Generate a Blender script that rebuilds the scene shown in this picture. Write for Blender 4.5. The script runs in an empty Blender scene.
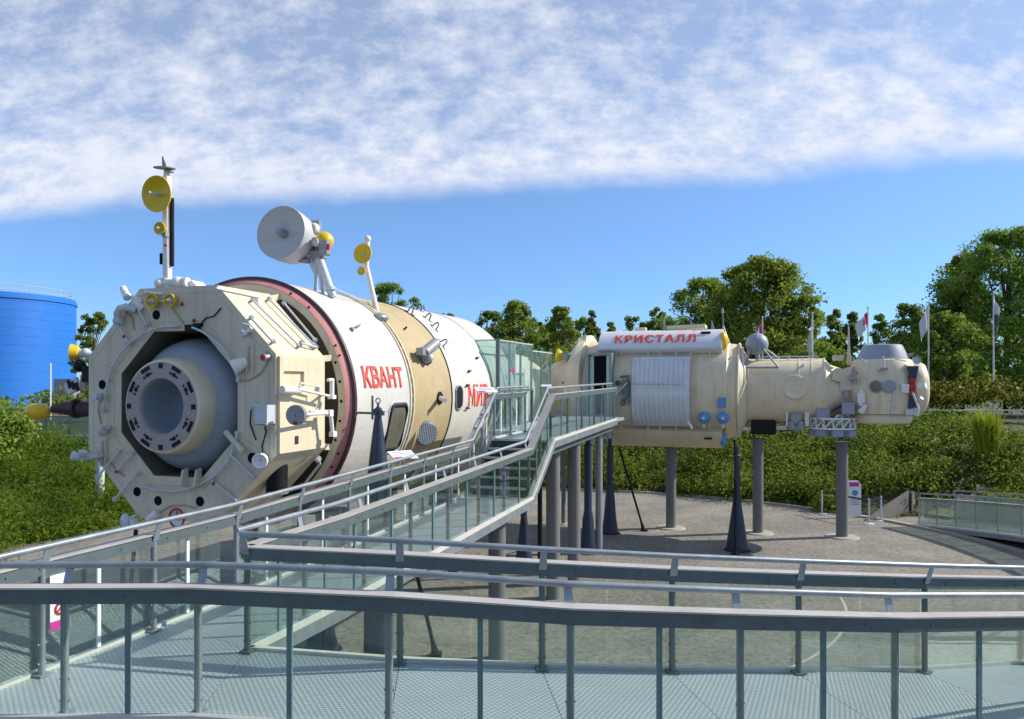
import bpy, bmesh, math, random
import numpy as np
from mathutils import Vector, Matrix
R_ = math.radians
V = Vector
rng = random.Random(11)
scene = bpy.context.scene
col = scene.collection

# ------------------------------------------------------------------ camera
EYE = V((0, 0, 4.8)); F = 770.0; CX = 512.0; HY = 382.0
cam = bpy.data.cameras.new('camera'); cam.lens = F / 1024 * 36; cam.sensor_width = 36
cam.shift_y = (HY - 359.5) / 1024; cam.clip_end = 4000; cam.clip_start = 0.05
cam_o = bpy.data.objects.new('camera', cam); col.objects.link(cam_o)
cam_o.location = EYE; cam_o.rotation_euler = (R_(90), 0, 0); scene.camera = cam_o

def W(px, py, d):
    return V(((px - CX) / F * d, d, EYE.z - (py - HY) / F * d))
def G(px, py, z=0.0):
    return W(px, py, (EYE.z - z) * F / (py - HY))
def ray(M, px, py):
    Mi = M.inverted(); D = V(((px - CX) / F, 1, -(py - HY) / F))
    return Mi @ EYE, Mi.to_3x3() @ D
def hit_plane(M, px, py, n, c):
    o, d = ray(M, px, py); n = V(n)
    return o + d * ((c - n.dot(o)) / n.dot(d))
def hit_cyl(M, px, py, R, axis='y'):
    o, d = ray(M, px, py); i, j = (0, 2) if axis == 'y' else (1, 2)
    A = d[i]**2 + d[j]**2; B = o[i]*d[i] + o[j]*d[j]; C_ = o[i]**2 + o[j]**2 - R*R
    t = (-B - math.sqrt(max(0, B*B - A*C_))) / A
    return o + d * t

TH = R_(19.5)
ax = V((math.sin(TH), math.cos(TH), 0)); tx = V((math.cos(TH), -math.sin(TH), 0))
KC = V((-5.04, 11.625, 4.47))
MK = Matrix.Translation(KC) @ Matrix.Rotation(-TH, 4, 'Z')          # x right, y along the big modules, z up
RC = KC + ax * 16.4; RC.z = 4.53
MR = Matrix.Translation(RC) @ Matrix.Rotation(-TH, 4, 'Z')          # x along the crosswise module

# ------------------------------------------------------------------ mesh builder
def basis(d, up=V((0, 0, 1))):
    d = V(d).normalized(); up = V(up)
    if abs(d.dot(up)) > 0.99: up = V((0, 1, 0)) if abs(d.y) < 0.9 else V((1, 0, 0))
    s = d.cross(up).normalized()
    return d, s, s.cross(d).normalized()
class MB:
    def __init__(self): self.v = []; self.f = []
    def add(self, vs, fs):
        k = len(self.v); self.v += [V(p) for p in vs]; self.f += [[i + k for i in f] for f in fs]; return self
    def box(self, c, size, M3=None):
        c = V(c); h = V(size) / 2
        pts = [V((x*h.x, y*h.y, z*h.z)) for x in (-1, 1) for y in (-1, 1) for z in (-1, 1)]
        if M3 is not None: pts = [M3 @ p for p in pts]
        return self.add([c + p for p in pts], [(0,1,3,2),(4,6,7,5),(0,4,5,1),(2,3,7,6),(0,2,6,4),(1,5,7,3)])
    def beam(self, a, b, w, h, up=(0, 0, 1)):
        a = V(a); b = V(b); d, s, u = basis(b - a, up)
        M3 = Matrix((s, d, u)).transposed()
        return self.box((a + b) / 2, (w, (b - a).length, h), M3)
    def ring(self, c, d, r, n, up=(0,0,1), sx=1.0):
        d, s, u = basis(d, up)
        return [V(c) + s * (math.cos(2*math.pi*i/n) * r * sx) + u * (math.sin(2*math.pi*i/n) * r) for i in range(n)]
    def tube(self, a, b, r0, r1=None, n=14, caps=True):
        a = V(a); b = V(b); r1 = r0 if r1 is None else r1
        vs = self.ring(a, b - a, r0, n) + self.ring(b, b - a, r1, n)
        fs = [(i, (i+1) % n, n + (i+1) % n, n + i) for i in range(n)]
        if caps: fs += [tuple(range(n))[::-1], tuple(range(n, 2*n))]
        return self.add(vs, fs)
    def path(self, pts, r, n=8, caps=True):
        pts = [V(p) for p in pts]; vs = []; m = len(pts); fs = []
        for i, p in enumerate(pts):
            d = (pts[min(i+1, m-1)] - pts[max(i-1, 0)]).normalized()
            k = 1.0
            if 0 < i < m-1:
                k = 1 / max(0.6, (pts[i+1]-pts[i]).normalized().dot(d))
            vs += self.ring(p, d, r * k, n)
        for j in range(m-1):
            fs += [(j*n+i, j*n+(i+1) % n, (j+1)*n+(i+1) % n, (j+1)*n+i) for i in range(n)]
        if caps: fs += [tuple(range(n))[::-1], tuple(range((m-1)*n, m*n))]
        return self.add(vs, fs)
    def lathe(self, prof, o=(0,0,0), axis=(0,0,1), n=32, a0=0.0, a1=2*math.pi):
        d, s, u = basis(axis); o = V(o); vs = []; fs = []
        full = abs(a1 - a0 - 2*math.pi) < 1e-6; m = n if full else n + 1
        for r, h in prof:
            for i in range(m):
                a = a0 + (a1-a0) * i / n
                vs.append(o + d*h + s*(math.cos(a)*r) + u*(math.sin(a)*r))
        for j in range(len(prof)-1):
            for i in range(n):
                k = (i+1) % m
                fs.append((j*m+i, j*m+k, (j+1)*m+k, (j+1)*m+i))
        return self.add(vs, fs)
    def sphere(self, c, r, n=20, sc=(1,1,1), M3=None):
        m = n // 2; vs = []; fs = []; c = V(c)
        for j in range(m+1):
            th = math.pi * j / m
            for i in range(n):
                p = V((math.sin(th)*math.cos(2*math.pi*i/n)*r*sc[0], math.sin(th)*math.sin(2*math.pi*i/n)*r*sc[1], math.cos(th)*r*sc[2]))
                vs.append(c + (M3 @ p if M3 is not None else p))
        for j in range(m):
            for i in range(n):
                fs.append((j*n+i, (j+1)*n+i, (j+1)*n+(i+1) % n, j*n+(i+1) % n))
        return self.add(vs, fs)
    def prism(self, poly, vec):
        n = len(poly); poly = [V(p) for p in poly]; vec = V(vec)
        return self.add(poly + [p + vec for p in poly],
                        [tuple(range(n))[::-1], tuple(range(n, 2*n))] + [(i, (i+1) % n, n+(i+1) % n, n+i) for i in range(n)])
    def mesh(self, name, mat, T=None, bevel=0, angle=38, shift=None):
        me = bpy.data.meshes.new(name)
        vs = self.v
        if T is not None: vs = [T @ p for p in vs]
        if shift is not None: vs = [p - shift for p in vs]
        me.from_pydata([tuple(p) for p in vs], [], self.f)
        bm = bmesh.new(); bm.from_mesh(me)
        bmesh.ops.remove_doubles(bm, verts=bm.verts, dist=1e-5)
        bmesh.ops.recalc_face_normals(bm, faces=bm.faces)
        if bevel:
            es = [e for e in bm.edges if len(e.link_faces) == 2 and e.calc_face_angle() > R_(40)]
            if es: bmesh.ops.bevel(bm, geom=es, offset=bevel, segments=2, affect='EDGES', clamp_overlap=True)
        for f in bm.faces: f.smooth = True
        bm.to_mesh(me); bm.free()
        me.set_sharp_from_angle(angle=R_(angle))
        if mat: me.materials.append(mat)
        return me

MW = {}
def tag(o, label=None, cat=None, group=None, kind=None):
    if label: o['label'] = label
    if cat: o['category'] = cat
    if group: o['group'] = group
    if kind: o['kind'] = kind
    return o
def thing(name, label, cat, loc=(0,0,0), rotz=0.0, group=None):
    o = bpy.data.objects.new(name, None); col.objects.link(o)
    o.empty_display_size = 0.2
    o.location = loc; o.rotation_euler = (0, 0, rotz)
    MW[o.name] = Matrix.Translation(V(loc)) @ Matrix.Rotation(rotz, 4, 'Z')
    return tag(o, label, cat, group)
def part(name, mb, mat, parent, frame=None, bevel=0, angle=38, label=None):
    M = MW[parent.name]; T = M.inverted() @ (frame if frame is not None else Matrix.Identity(4))
    me = mb.mesh(name, mat, T, bevel, angle)
    o = bpy.data.objects.new(name, me); col.objects.link(o); o.parent = parent
    MW[o.name] = M
    if label: o['label'] = label
    return o
def single(name, mb, mat, label=None, cat=None, group=None, kind=None, frame=None, bevel=0, angle=38):
    vs = [(frame @ p) if frame is not None else p for p in mb.v]
    lo = V([min(p[i] for p in vs) for i in range(3)]); hi = V([max(p[i] for p in vs) for i in range(3)])
    loc = V(((lo.x+hi.x)/2, (lo.y+hi.y)/2, lo.z))
    me = mb.mesh(name, mat, frame, bevel, angle, shift=loc)
    o = bpy.data.objects.new(name, me); col.objects.link(o); o.location = loc
    MW[o.name] = Matrix.Translation(loc)
    return tag(o, label, cat, group, kind)
def copy_tree(o, parent=None):
    c = o.copy(); col.objects.link(c); c.parent = parent
    for ch in [x for x in col.objects if x.parent == o]: copy_tree(ch, c)
    return c

# ------------------------------------------------------------------ materials
def new_mat(name):
    m = bpy.data.materials.new(name); m.use_nodes = True
    nt = m.node_tree; nt.nodes.clear()
    out = nt.nodes.new('ShaderNodeOutputMaterial')
    return m, nt, out
def ramp(nt, fac, stops):
    r = nt.nodes.new('ShaderNodeValToRGB'); e = r.color_ramp.elements
    while len(e) > 1: e.remove(e[-1])
    e[0].position = stops[0][0]; e[0].color = (*stops[0][1], 1)
    for p, c in stops[1:]:
        k = e.new(p); k.color = (*c, 1)
    nt.links.new(fac, r.inputs[0]); return r.outputs[0]
def noise(nt, vec, scale, detail=4, rough=0.55, stretch=None):
    if stretch:
        mp = nt.nodes.new('ShaderNodeMapping'); mp.inputs['Scale'].default_value = stretch
        nt.links.new(vec, mp.inputs[0]); vec = mp.outputs[0]
    n = nt.nodes.new('ShaderNodeTexNoise'); n.inputs['Scale'].default_value = scale
    n.inputs['Detail'].default_value = detail; n.inputs['Roughness'].default_value = rough
    nt.links.new(vec, n.inputs['Vector']); return n.outputs['Fac']
def mixc(nt, fac, a, b, mode='MIX'):
    m = nt.nodes.new('ShaderNodeMix'); m.data_type = 'RGBA'; m.blend_type = mode
    for s, x in ((0, fac), (6, a), (7, b)):
        if isinstance(x, (int, float)): m.inputs[s].default_value = x
        elif isinstance(x, tuple): m.inputs[s].default_value = (*x, 1)
        else: nt.links.new(x, m.inputs[s])
    return m.outputs[2]
def math_(nt, op, a, b=None, clamp=False):
    m = nt.nodes.new('ShaderNodeMath'); m.operation = op; m.use_clamp = clamp
    for i, x in enumerate((a, b)):
        if x is None: continue
        if isinstance(x, (int, float)): m.inputs[i].default_value = x
        else: nt.links.new(x, m.inputs[i])
    return m.outputs[0]
def paint(name, c, rough=0.5, metal=0.0, var=0.12, scale=2.5, streak=0.0, bump=0.0, dirt=(0.16, 0.13, 0.10), coat=0.0, dirtamt=0.25, wrinkle=0.0):
    m, nt, out = new_mat(name)
    b = nt.nodes.new('ShaderNodeBsdfPrincipled')
    tc = nt.nodes.new('ShaderNodeTexCoord').outputs['Object']
    n1 = noise(nt, tc, scale, 6, 0.6); lo = tuple(x*(1-var) for x in c); hi = tuple(min(1, x*(1+var*0.7)) for x in c)
    base = ramp(nt, n1, [(0.3, lo), (0.7, hi)])
    n2 = noise(nt, tc, scale*6, 5, 0.7)
    d = ramp(nt, n2, [(0.62, (0,0,0)), (0.78, (1,1,1))])
    base = mixc(nt, math_(nt, 'MULTIPLY', d, dirtamt), base, dirt)
    if streak:
        n3 = noise(nt, tc, 1.0, 5, 0.65, stretch=(7, 7, 0.5))
        d3 = ramp(nt, n3, [(0.5, (0,0,0)), (0.75, (1,1,1))])
        base = mixc(nt, math_(nt, 'MULTIPLY', d3, streak), base, dirt)
    nt.links.new(base, b.inputs['Base Color'])
    r = ramp(nt, n2, [(0.3, (max(0.05, rough-0.1),)*3), (0.75, (min(1, rough+0.12),)*3)])
    nt.links.new(r, b.inputs['Roughness']); b.inputs['Metallic'].default_value = metal
    if max(c) < 0.03: b.inputs['Specular IOR Level'].default_value = 0.15
    if coat: b.inputs['Coat Weight'].default_value = coat
    if bump:
        bp = nt.nodes.new('ShaderNodeBump'); bp.inputs['Strength'].default_value = bump; bp.inputs['Distance'].default_value = 0.02
        nt.links.new(n1, bp.inputs['Height']); nt.links.new(bp.outputs[0], b.inputs['Normal'])
    if wrinkle:
        n4 = noise(nt, tc, 3.2, 6, 0.62, stretch=(1, 0.45, 1)); n5 = noise(nt, tc, 16.0, 4, 0.6)
        bp = nt.nodes.new('ShaderNodeBump'); bp.inputs['Strength'].default_value = wrinkle; bp.inputs['Distance'].default_value = 0.03
        nt.links.new(math_(nt, 'ADD', n4, math_(nt, 'MULTIPLY', n5, 0.15)), bp.inputs['Height']); nt.links.new(bp.outputs[0], b.inputs['Normal'])
    nt.links.new(b.outputs[0], out.inputs[0]); return m
def glass_mat(name, tint, refl=1.0, rough=0.02, cap=0.22, haze=0.06, hazec=(0.55, 0.72, 0.68)):
    m, nt, out = new_mat(name)
    tr = nt.nodes.new('ShaderNodeBsdfTransparent'); tr.inputs[0].default_value = (*tint, 1)
    gl = nt.nodes.new('ShaderNodeBsdfGlossy'); gl.inputs[0].default_value = (0.9, 0.95, 0.97, 1); gl.inputs['Roughness'].default_value = rough
    df = nt.nodes.new('ShaderNodeBsdfDiffuse'); df.inputs[0].default_value = (*hazec, 1)
    fr = nt.nodes.new('ShaderNodeFresnel'); fr.inputs[0].default_value = 1.45
    tc = nt.nodes.new('ShaderNodeTexCoord').outputs['Object']
    n = noise(nt, tc, 3.0, 6, 0.7); dirt = ramp(nt, n, [(0.35, (haze*0.5,)*3), (0.75, (haze*1.6,)*3)])
    m1 = nt.nodes.new('ShaderNodeMixShader'); nt.links.new(dirt, m1.inputs[0]); nt.links.new(tr.outputs[0], m1.inputs[1]); nt.links.new(df.outputs[0], m1.inputs[2])
    m2 = nt.nodes.new('ShaderNodeMixShader'); nt.links.new(math_(nt, 'MINIMUM', math_(nt, 'MULTIPLY', fr.outputs[0], refl), cap), m2.inputs[0])
    nt.links.new(m1.outputs[0], m2.inputs[1]); nt.links.new(gl.outputs[0], m2.inputs[2])
    nt.links.new(m2.outputs[0], out.inputs[0]); return m
def leaf_mat(name, cols, trans=0.48, scale=0.35):
    m, nt, out = new_mat(name)
    tc = nt.nodes.new('ShaderNodeNewGeometry'); pos = tc.outputs['Position']
    n1 = noise(nt, pos, scale, 4, 0.7); n2 = noise(nt, pos, scale*9, 3, 0.7)
    f = math_(nt, 'ADD', math_(nt, 'MULTIPLY', n1, 0.7), math_(nt, 'MULTIPLY', n2, 0.3))
    c = ramp(nt, f, [(0.36, cols[0]), (0.5, cols[1]), (0.64, cols[2])])
    oi = nt.nodes.new('ShaderNodeObjectInfo')
    hv = nt.nodes.new('ShaderNodeHueSaturation')
    nt.links.new(c, hv.inputs['Color'])
    nt.links.new(math_(nt, 'ADD', math_(nt, 'MULTIPLY', oi.outputs['Random'], 0.05), 0.475), hv.inputs['Hue'])
    nt.links.new(math_(nt, 'ADD', math_(nt, 'MULTIPLY', oi.outputs['Random'], 0.4), 0.8), hv.inputs['Value'])
    b = nt.nodes.new('ShaderNodeBsdfPrincipled'); b.inputs['Roughness'].default_value = 0.5; b.inputs['Specular IOR Level'].default_value = 0.12
    t = nt.nodes.new('ShaderNodeBsdfTranslucent')
    nt.links.new(hv.outputs[0], b.inputs['Base Color'])
    nt.links.new(mixc(nt, 0.5, hv.outputs[0], (0.22, 0.30, 0.03)), t.inputs[0])
    mx = nt.nodes.new('ShaderNodeMixShader'); mx.inputs[0].default_value = trans
    nt.links.new(b.outputs[0], mx.inputs[1]); nt.links.new(t.outputs[0], mx.inputs[2])
    nt.links.new(mx.outputs[0], out.inputs[0]); return m

M = {}
M['cream'] = paint('cream_paint', (0.66, 0.58, 0.42), 0.5, var=0.08, streak=0.22, dirt=(0.28, 0.22, 0.13))
M['creamk'] = paint('pale_cream_paint', (0.68, 0.59, 0.42), 0.5, var=0.1, scale=1.2, streak=0.38, wrinkle=0.25, dirt=(0.30, 0.24, 0.15))
M['front'] = paint('front_shade_cream', (0.60, 0.545, 0.425), 0.55, var=0.1, scale=1.5, streak=0.35, wrinkle=0.15, dirt=(0.24, 0.20, 0.13))  # greyer cream than the sides, with some of the end face's shade mixed in
M['wing'] = paint('wing_concrete', (0.20, 0.195, 0.18), 0.85, var=0.2, scale=2, streak=0.3)
M['tan'] = paint('tan_fabric', (0.41, 0.33, 0.185), 0.7, var=0.1, streak=0.18, wrinkle=0.4, dirt=(0.24, 0.18, 0.09))
M['white'] = paint('white_body_paint', (0.56, 0.548, 0.52), 0.5, var=0.06, scale=1.3, streak=0.22, dirt=(0.33, 0.30, 0.24), wrinkle=0.45, dirtamt=0.25)
M['whitep'] = paint('white_fittings', (0.74, 0.74, 0.73), 0.4, var=0.08, dirtamt=0.2)
M['panelw'] = paint('pale_panel', (0.60, 0.62, 0.67), 0.55, var=0.06, streak=0.1, dirt=(0.35, 0.34, 0.33), dirtamt=0.12)
M['drum'] = paint('pale_grey_antenna', (0.46, 0.47, 0.49), 0.5, var=0.06, dirtamt=0.1)
M['pink'] = paint('faded_red_ring', (0.50, 0.21, 0.20), 0.65, var=0.15, scale=5, dirt=(0.55, 0.32, 0.3), streak=0.2)
M['maroon'] = paint('dark_maroon', (0.055, 0.018, 0.03), 0.5, var=0.2)
M['red'] = paint('red_paint', (0.72, 0.075, 0.04), 0.5, var=0.06, dirtamt=0.1)
M['redd'] = paint('deep_red', (0.42, 0.015, 0.03), 0.35)
M['dark'] = paint('opening_shade_black', (0.006, 0.006, 0.007), 0.9, dirtamt=0.02)  # near-black colour stands in for the shade inside openings
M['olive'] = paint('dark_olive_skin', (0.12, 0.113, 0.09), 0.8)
M['rail'] = paint('light_grey_handrail_paint', (0.50, 0.55, 0.60), 0.4, var=0.1, scale=8)
M['bluegrey'] = paint('blue_grey_docking_paint', (0.27, 0.315, 0.38), 0.45, var=0.06, scale=1.5)
M['speckle'] = paint('speckled_docking_ring', (0.34, 0.31, 0.31), 0.55, metal=0.2, var=0.2, scale=30)
M['yellow'] = paint('yellow_paint', (0.68, 0.47, 0.01), 0.4, var=0.12, scale=6, dirt=(0.3, 0.2, 0.02))
M['steel'] = paint('galvanised_steel', (0.26, 0.30, 0.33), 0.44, metal=0.45, var=0.22, scale=5, streak=0.18, dirt=(0.22, 0.22, 0.22), dirtamt=0.3)
M['steeld'] = paint('painted_teal_steel', (0.105, 0.14, 0.15), 0.45, metal=0.2, var=0.14, scale=7, dirt=(0.2, 0.2, 0.18))
M['plate'] = paint('weathered_top_plate', (0.46, 0.44, 0.42), 0.5, metal=0.2, var=0.14, scale=3, dirt=(0.36, 0.25, 0.16), streak=0.0, dirtamt=0.6)
M['fin'] = paint('teal_glass_fin', (0.12, 0.20, 0.215), 0.3, var=0.08)
M['kerb'] = paint('pale_edge_steel', (0.55, 0.54, 0.50), 0.5, var=0.12, scale=6, dirt=(0.35, 0.24, 0.13), dirtamt=0.5)
M['seal'] = paint('white_seal', (0.82, 0.82, 0.82), 0.5, var=0.03, dirtamt=0.05)
M['navy'] = paint('navy_support_paint', (0.018, 0.03, 0.062), 0.38, var=0.2, scale=4, dirt=(0.10, 0.11, 0.13))
M['column'] = paint('column_grey', (0.155, 0.158, 0.158), 0.6, var=0.1, scale=3, streak=0.25, dirt=(0.12, 0.115, 0.10))
M['concrete'] = paint('concrete', (0.36, 0.34, 0.30), 0.85, var=0.15, scale=3, streak=0.25, dirt=(0.2, 0.19, 0.16), bump=0.2)
M['black'] = paint('black_fitting', (0.014, 0.015, 0.018), 0.5, var=0.2, dirtamt=0.08)
M['grey'] = paint('grey_device', (0.28, 0.30, 0.32), 0.45, metal=0.3, var=0.15, scale=8)
M['lblue'] = paint('light_blue_paint', (0.09, 0.27, 0.55), 0.4, var=0.12, scale=6)
M['dome'] = paint('blue_grey_cover', (0.27, 0.30, 0.37), 0.5, var=0.08, scale=3)
M['tank'] = paint('bright_blue_cladding', (0.012, 0.165, 0.60), 0.5, var=0.10, scale=0.2, streak=0.25, dirt=(0.03, 0.12, 0.40), dirtamt=0.2)
M['magenta'] = paint('magenta_print', (0.58, 0.03, 0.33), 0.4, var=0.05, dirtamt=0.03)
M['signw'] = paint('sign_white', (0.80, 0.80, 0.82), 0.4, var=0.03, dirtamt=0.04)
M['ink'] = paint('grey_print', (0.28, 0.28, 0.32), 0.5, var=0.05, dirtamt=0.0)
M['bark'] = paint('bark', (0.10, 0.075, 0.05), 0.9, var=0.3, scale=6, bump=0.4)
M['pole'] = paint('white_pole_paint', (0.72, 0.73, 0.75), 0.35, var=0.05)
M['flagw'] = paint('white_flag_cloth', (0.72, 0.72, 0.74), 0.8, var=0.05, dirtamt=0.05)
M['flagr'] = paint('red_flag_cloth', (0.62, 0.05, 0.09), 0.8, var=0.08, dirtamt=0.05)
M['flagb'] = paint('dark_flag_cloth', (0.10, 0.10, 0.14), 0.8, var=0.08)
M['stair'] = paint('dark_stair_tread', (0.045, 0.065, 0.085), 0.5, var=0.2, scale=6)
M['doorf'] = paint('door_frame_grey_green', (0.22, 0.27, 0.26), 0.4, metal=0.3, var=0.1)
M['window'] = paint('dusty_window', (0.13, 0.125, 0.10), 0.12, var=0.25, scale=2, streak=0.35, dirt=(0.25, 0.22, 0.17))
M['glass'] = glass_mat('rail_glass', (0.915, 0.96, 0.94), 1.1, haze=0.005)
M['glassv'] = glass_mat('vestibule_glass', (0.88, 0.96, 0.93), 1.0, haze=0.06, hazec=(0.62, 0.82, 0.76))
M['glassf'] = glass_mat('frosted_rail_glass', (0.74, 0.82, 0.80), 1.0, haze=0.22, hazec=(0.45, 0.52, 0.50))
M['leaf_a'] = leaf_mat('broadleaf_foliage', [(0.11, 0.19, 0.035), (0.22, 0.32, 0.055), (0.36, 0.43, 0.08)])
M['leaf_b'] = leaf_mat('dark_foliage', [(0.09, 0.16, 0.045), (0.17, 0.25, 0.06), (0.28, 0.35, 0.085)])
M['leaf_c'] = leaf_mat('shade_toned_foliage', [(0.025, 0.05, 0.010), (0.07, 0.11, 0.018), (0.17, 0.205, 0.035)], scale=0.5)  # darkened green, paints the shaded gaps between the mounds
M['leaf_m'] = leaf_mat('sun_toned_foliage', [(0.03, 0.065, 0.012), (0.12, 0.17, 0.024), (0.28, 0.30, 0.055)], scale=0.55)  # brighter green, paints the sunlit look of the mound tops
M['leaf_d'] = leaf_mat('olive_hedge_foliage', [(0.08, 0.085, 0.02), (0.17, 0.145, 0.04), (0.28, 0.21, 0.07)], scale=0.6)
M['leaf_g'] = leaf_mat('long_grass', [(0.045, 0.085, 0.009), (0.095, 0.155, 0.014), (0.18, 0.235, 0.024)], scale=0.8)
M['leaf_t'] = leaf_mat('lime_tuft', [(0.24, 0.36, 0.03), (0.36, 0.50, 0.04), (0.46, 0.60, 0.07)], trans=0.45)

def deck_mat():
    m, nt, out = new_mat('perforated_deck')
    b = nt.nodes.new('ShaderNodeBsdfPrincipled')
    tc = nt.nodes.new('ShaderNodeTexCoord').outputs['Object']
    sp = nt.nodes.new('ShaderNodeSeparateXYZ'); nt.links.new(tc, sp.inputs[0])
    k = 2*math.pi
    # raised oval studs, rows offset by half a pitch, 60 x 45 mm
    row = math_(nt, 'MULTIPLY', sp.outputs[1], 1/0.032)
    half = math_(nt, 'MULTIPLY', math_(nt, 'MODULO', math_(nt, 'FLOOR', row), 2.0), 0.5)
    xx = math_(nt, 'ADD', math_(nt, 'MULTIPLY', sp.outputs[0], 1/0.046), half)
    sx = math_(nt, 'SINE', math_(nt, 'MULTIPLY', math_(nt, 'FRACT', xx), math.pi))
    sy = math_(nt, 'SINE', math_(nt, 'MULTIPLY', math_(nt, 'FRACT', row), math.pi))
    h = math_(nt, 'MULTIPLY', sx, sy)
    stud = ramp(nt, h, [(0.42, (0,0,0)), (0.7, (1,1,1))])
    n1 = noise(nt, tc, 1.8, 6, 0.65); n2 = noise(nt, tc, 22, 4, 0.6)
    base = ramp(nt, n1, [(0.3, (0.40, 0.485, 0.55)), (0.7, (0.56, 0.65, 0.72))])
    base = mixc(nt, math_(nt, 'MULTIPLY', n2, 0.35), base, (0.40, 0.42, 0.41))
    gap = mixc(nt, stud, (0.33, 0.39, 0.42), base)
    nt.links.new(gap, b.inputs['Base Color'])
    b.inputs['Metallic'].default_value = 0.25; b.inputs['Roughness'].default_value = 0.36
    bp = nt.nodes.new('ShaderNodeBump'); bp.inputs['Strength'].default_value = 0.7; bp.inputs['Distance'].default_value = 0.008
    nt.links.new(h, bp.inputs['Height']); nt.links.new(bp.outputs[0], b.inputs['Normal'])
    nt.links.new(b.outputs[0], out.inputs[0]); return m
M['deck'] = deck_mat()
def ground_mat():
    m, nt, out = new_mat('court_asphalt')
    b = nt.nodes.new('ShaderNodeBsdfPrincipled'); b.inputs['Roughness'].default_value = 0.85
    pos = nt.nodes.new('ShaderNodeNewGeometry').outputs['Position']
    n1 = noise(nt, pos, 0.45, 8, 0.7); n2 = noise(nt, pos, 1.6, 8, 0.75); n3 = noise(nt, pos, 8, 5, 0.8)
    c = ramp(nt, n1, [(0.38, (0.065, 0.062, 0.056)), (0.5, (0.165, 0.156, 0.138)), (0.62, (0.30, 0.285, 0.252))])
    c = mixc(nt, math_(nt, 'MULTIPLY', ramp(nt, n2, [(0.45, (0,0,0)), (0.7, (1,1,1))]), 0.4), c, (0.085, 0.078, 0.068))
    sp = ramp(nt, n3, [(0.36, (0,0,0)), (0.5, (0.5,)*3), (0.66, (1,1,1))])
    c = mixc(nt, 0.62, c, mixc(nt, sp, (0.07, 0.064, 0.055), (0.36, 0.335, 0.285)))
    nt.links.new(c, b.inputs['Base Color'])
    bp = nt.nodes.new('ShaderNodeBump'); bp.inputs['Strength'].default_value = 0.4; bp.inputs['Distance'].default_value = 0.02
    nt.links.new(n3, bp.inputs['Height']); nt.links.new(bp.outputs[0], b.inputs['Normal'])
    nt.links.new(b.outputs[0], out.inputs[0]); return m
M['court'] = ground_mat()
M['soil'] = paint('bank_soil', (0.055, 0.058, 0.022), 0.95, var=0.35, scale=1.2, bump=0.3, dirt=(0.05, 0.07, 0.02), dirtamt=0.7)
M['dirtm'] = paint('dry_earth', (0.26, 0.21, 0.12), 0.95, var=0.3, scale=3, bump=0.4)
M['path'] = paint('path_line', (0.48, 0.46, 0.40), 0.8, var=0.2, scale=4, dirtamt=0.6)

# ------------------------------------------------------------------ light and sky
SUN_EL = R_(37); sh = V((0.985, 0.17, 0)).normalized()
sdir = V((sh.x*math.cos(SUN_EL), sh.y*math.cos(SUN_EL), math.sin(SUN_EL)))
sun = bpy.data.lights.new('sun', 'SUN'); sun.energy = 4.2; sun.angle = R_(0.5); sun.color = (1.0, 0.92, 0.79)
sun_o = bpy.data.objects.new('sun', sun); col.objects.link(sun_o); sun_o.location = (30, 5, 40)
sun_o.rotation_euler = (-sdir).to_track_quat('-Z', 'Y').to_euler()
world = bpy.data.worlds.new('World'); scene.world = world; world.use_nodes = True
nt = world.node_tree; nt.nodes.clear()
wo = nt.nodes.new('ShaderNodeOutputWorld'); bg = nt.nodes.new('ShaderNodeBackground')
sky = nt.nodes.new('ShaderNodeTexSky'); sky.sky_type = 'NISHITA'; sky.sun_disc = False
sky.sun_elevation = SUN_EL; sky.sun_rotation = math.atan2(sh.x, sh.y)
sky.air_density = 0.85; sky.dust_density = 0.1; sky.ozone_density = 3.0
g = nt.nodes.new('ShaderNodeTexCoord').outputs['Generated']
sp = nt.nodes.new('ShaderNodeSeparateXYZ'); nt.links.new(g, sp.inputs[0])
zz = math_(nt, 'MAXIMUM', sp.outputs[2], 0.03)
u = math_(nt, 'DIVIDE', sp.outputs[0], zz); v = math_(nt, 'DIVIDE', sp.outputs[1], zz)
z6 = math_(nt, 'ADD', sp.outputs[2], 0.6)
cb = nt.nodes.new('ShaderNodeCombineXYZ'); nt.links.new(math_(nt, 'DIVIDE', sp.outputs[0], z6), cb.inputs[0]); nt.links.new(math_(nt, 'DIVIDE', sp.outputs[1], z6), cb.inputs[1])
uv = cb.outputs[0]
nA = noise(nt, uv, 2.2, 4, 0.5); nB = noise(nt, uv, 8.0, 10, 0.66); nC = noise(nt, uv, 24.0, 10, 0.66, stretch=(0.8, 1.2, 1))
edge = math_(nt, 'ADD', v, math_(nt, 'MULTIPLY', u, 0.23))
edge = math_(nt, 'ADD', edge, math_(nt, 'MULTIPLY', math_(nt, 'SUBTRACT', nA, 0.5), 1.0))
edge = math_(nt, 'ADD', edge, math_(nt, 'MULTIPLY', math_(nt, 'SUBTRACT', nB, 0.5), 0.5))
mr = nt.nodes.new('ShaderNodeMapRange'); mr.interpolation_type = 'SMOOTHSTEP'
nt.links.new(edge, mr.inputs[0]); mr.inputs[1].default_value = 4.22; mr.inputs[2].default_value = 3.55; mr.inputs[3].default_value = 0; mr.inputs[4].default_value = 1
tex = math_(nt, 'ADD', math_(nt, 'ADD', math_(nt, 'MULTIPLY', nB, 0.34), math_(nt, 'MULTIPLY', nC, 0.34)), math_(nt, 'MULTIPLY', nA, 0.32))
thin = math_(nt, 'MULTIPLY', math_(nt, 'SUBTRACT', math_(nt, 'ADD', v, math_(nt, 'MULTIPLY', u, 0.12)), 2.85), 0.075)     # thinner, more broken overhead
tex = math_(nt, 'ADD', tex, thin)
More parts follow.
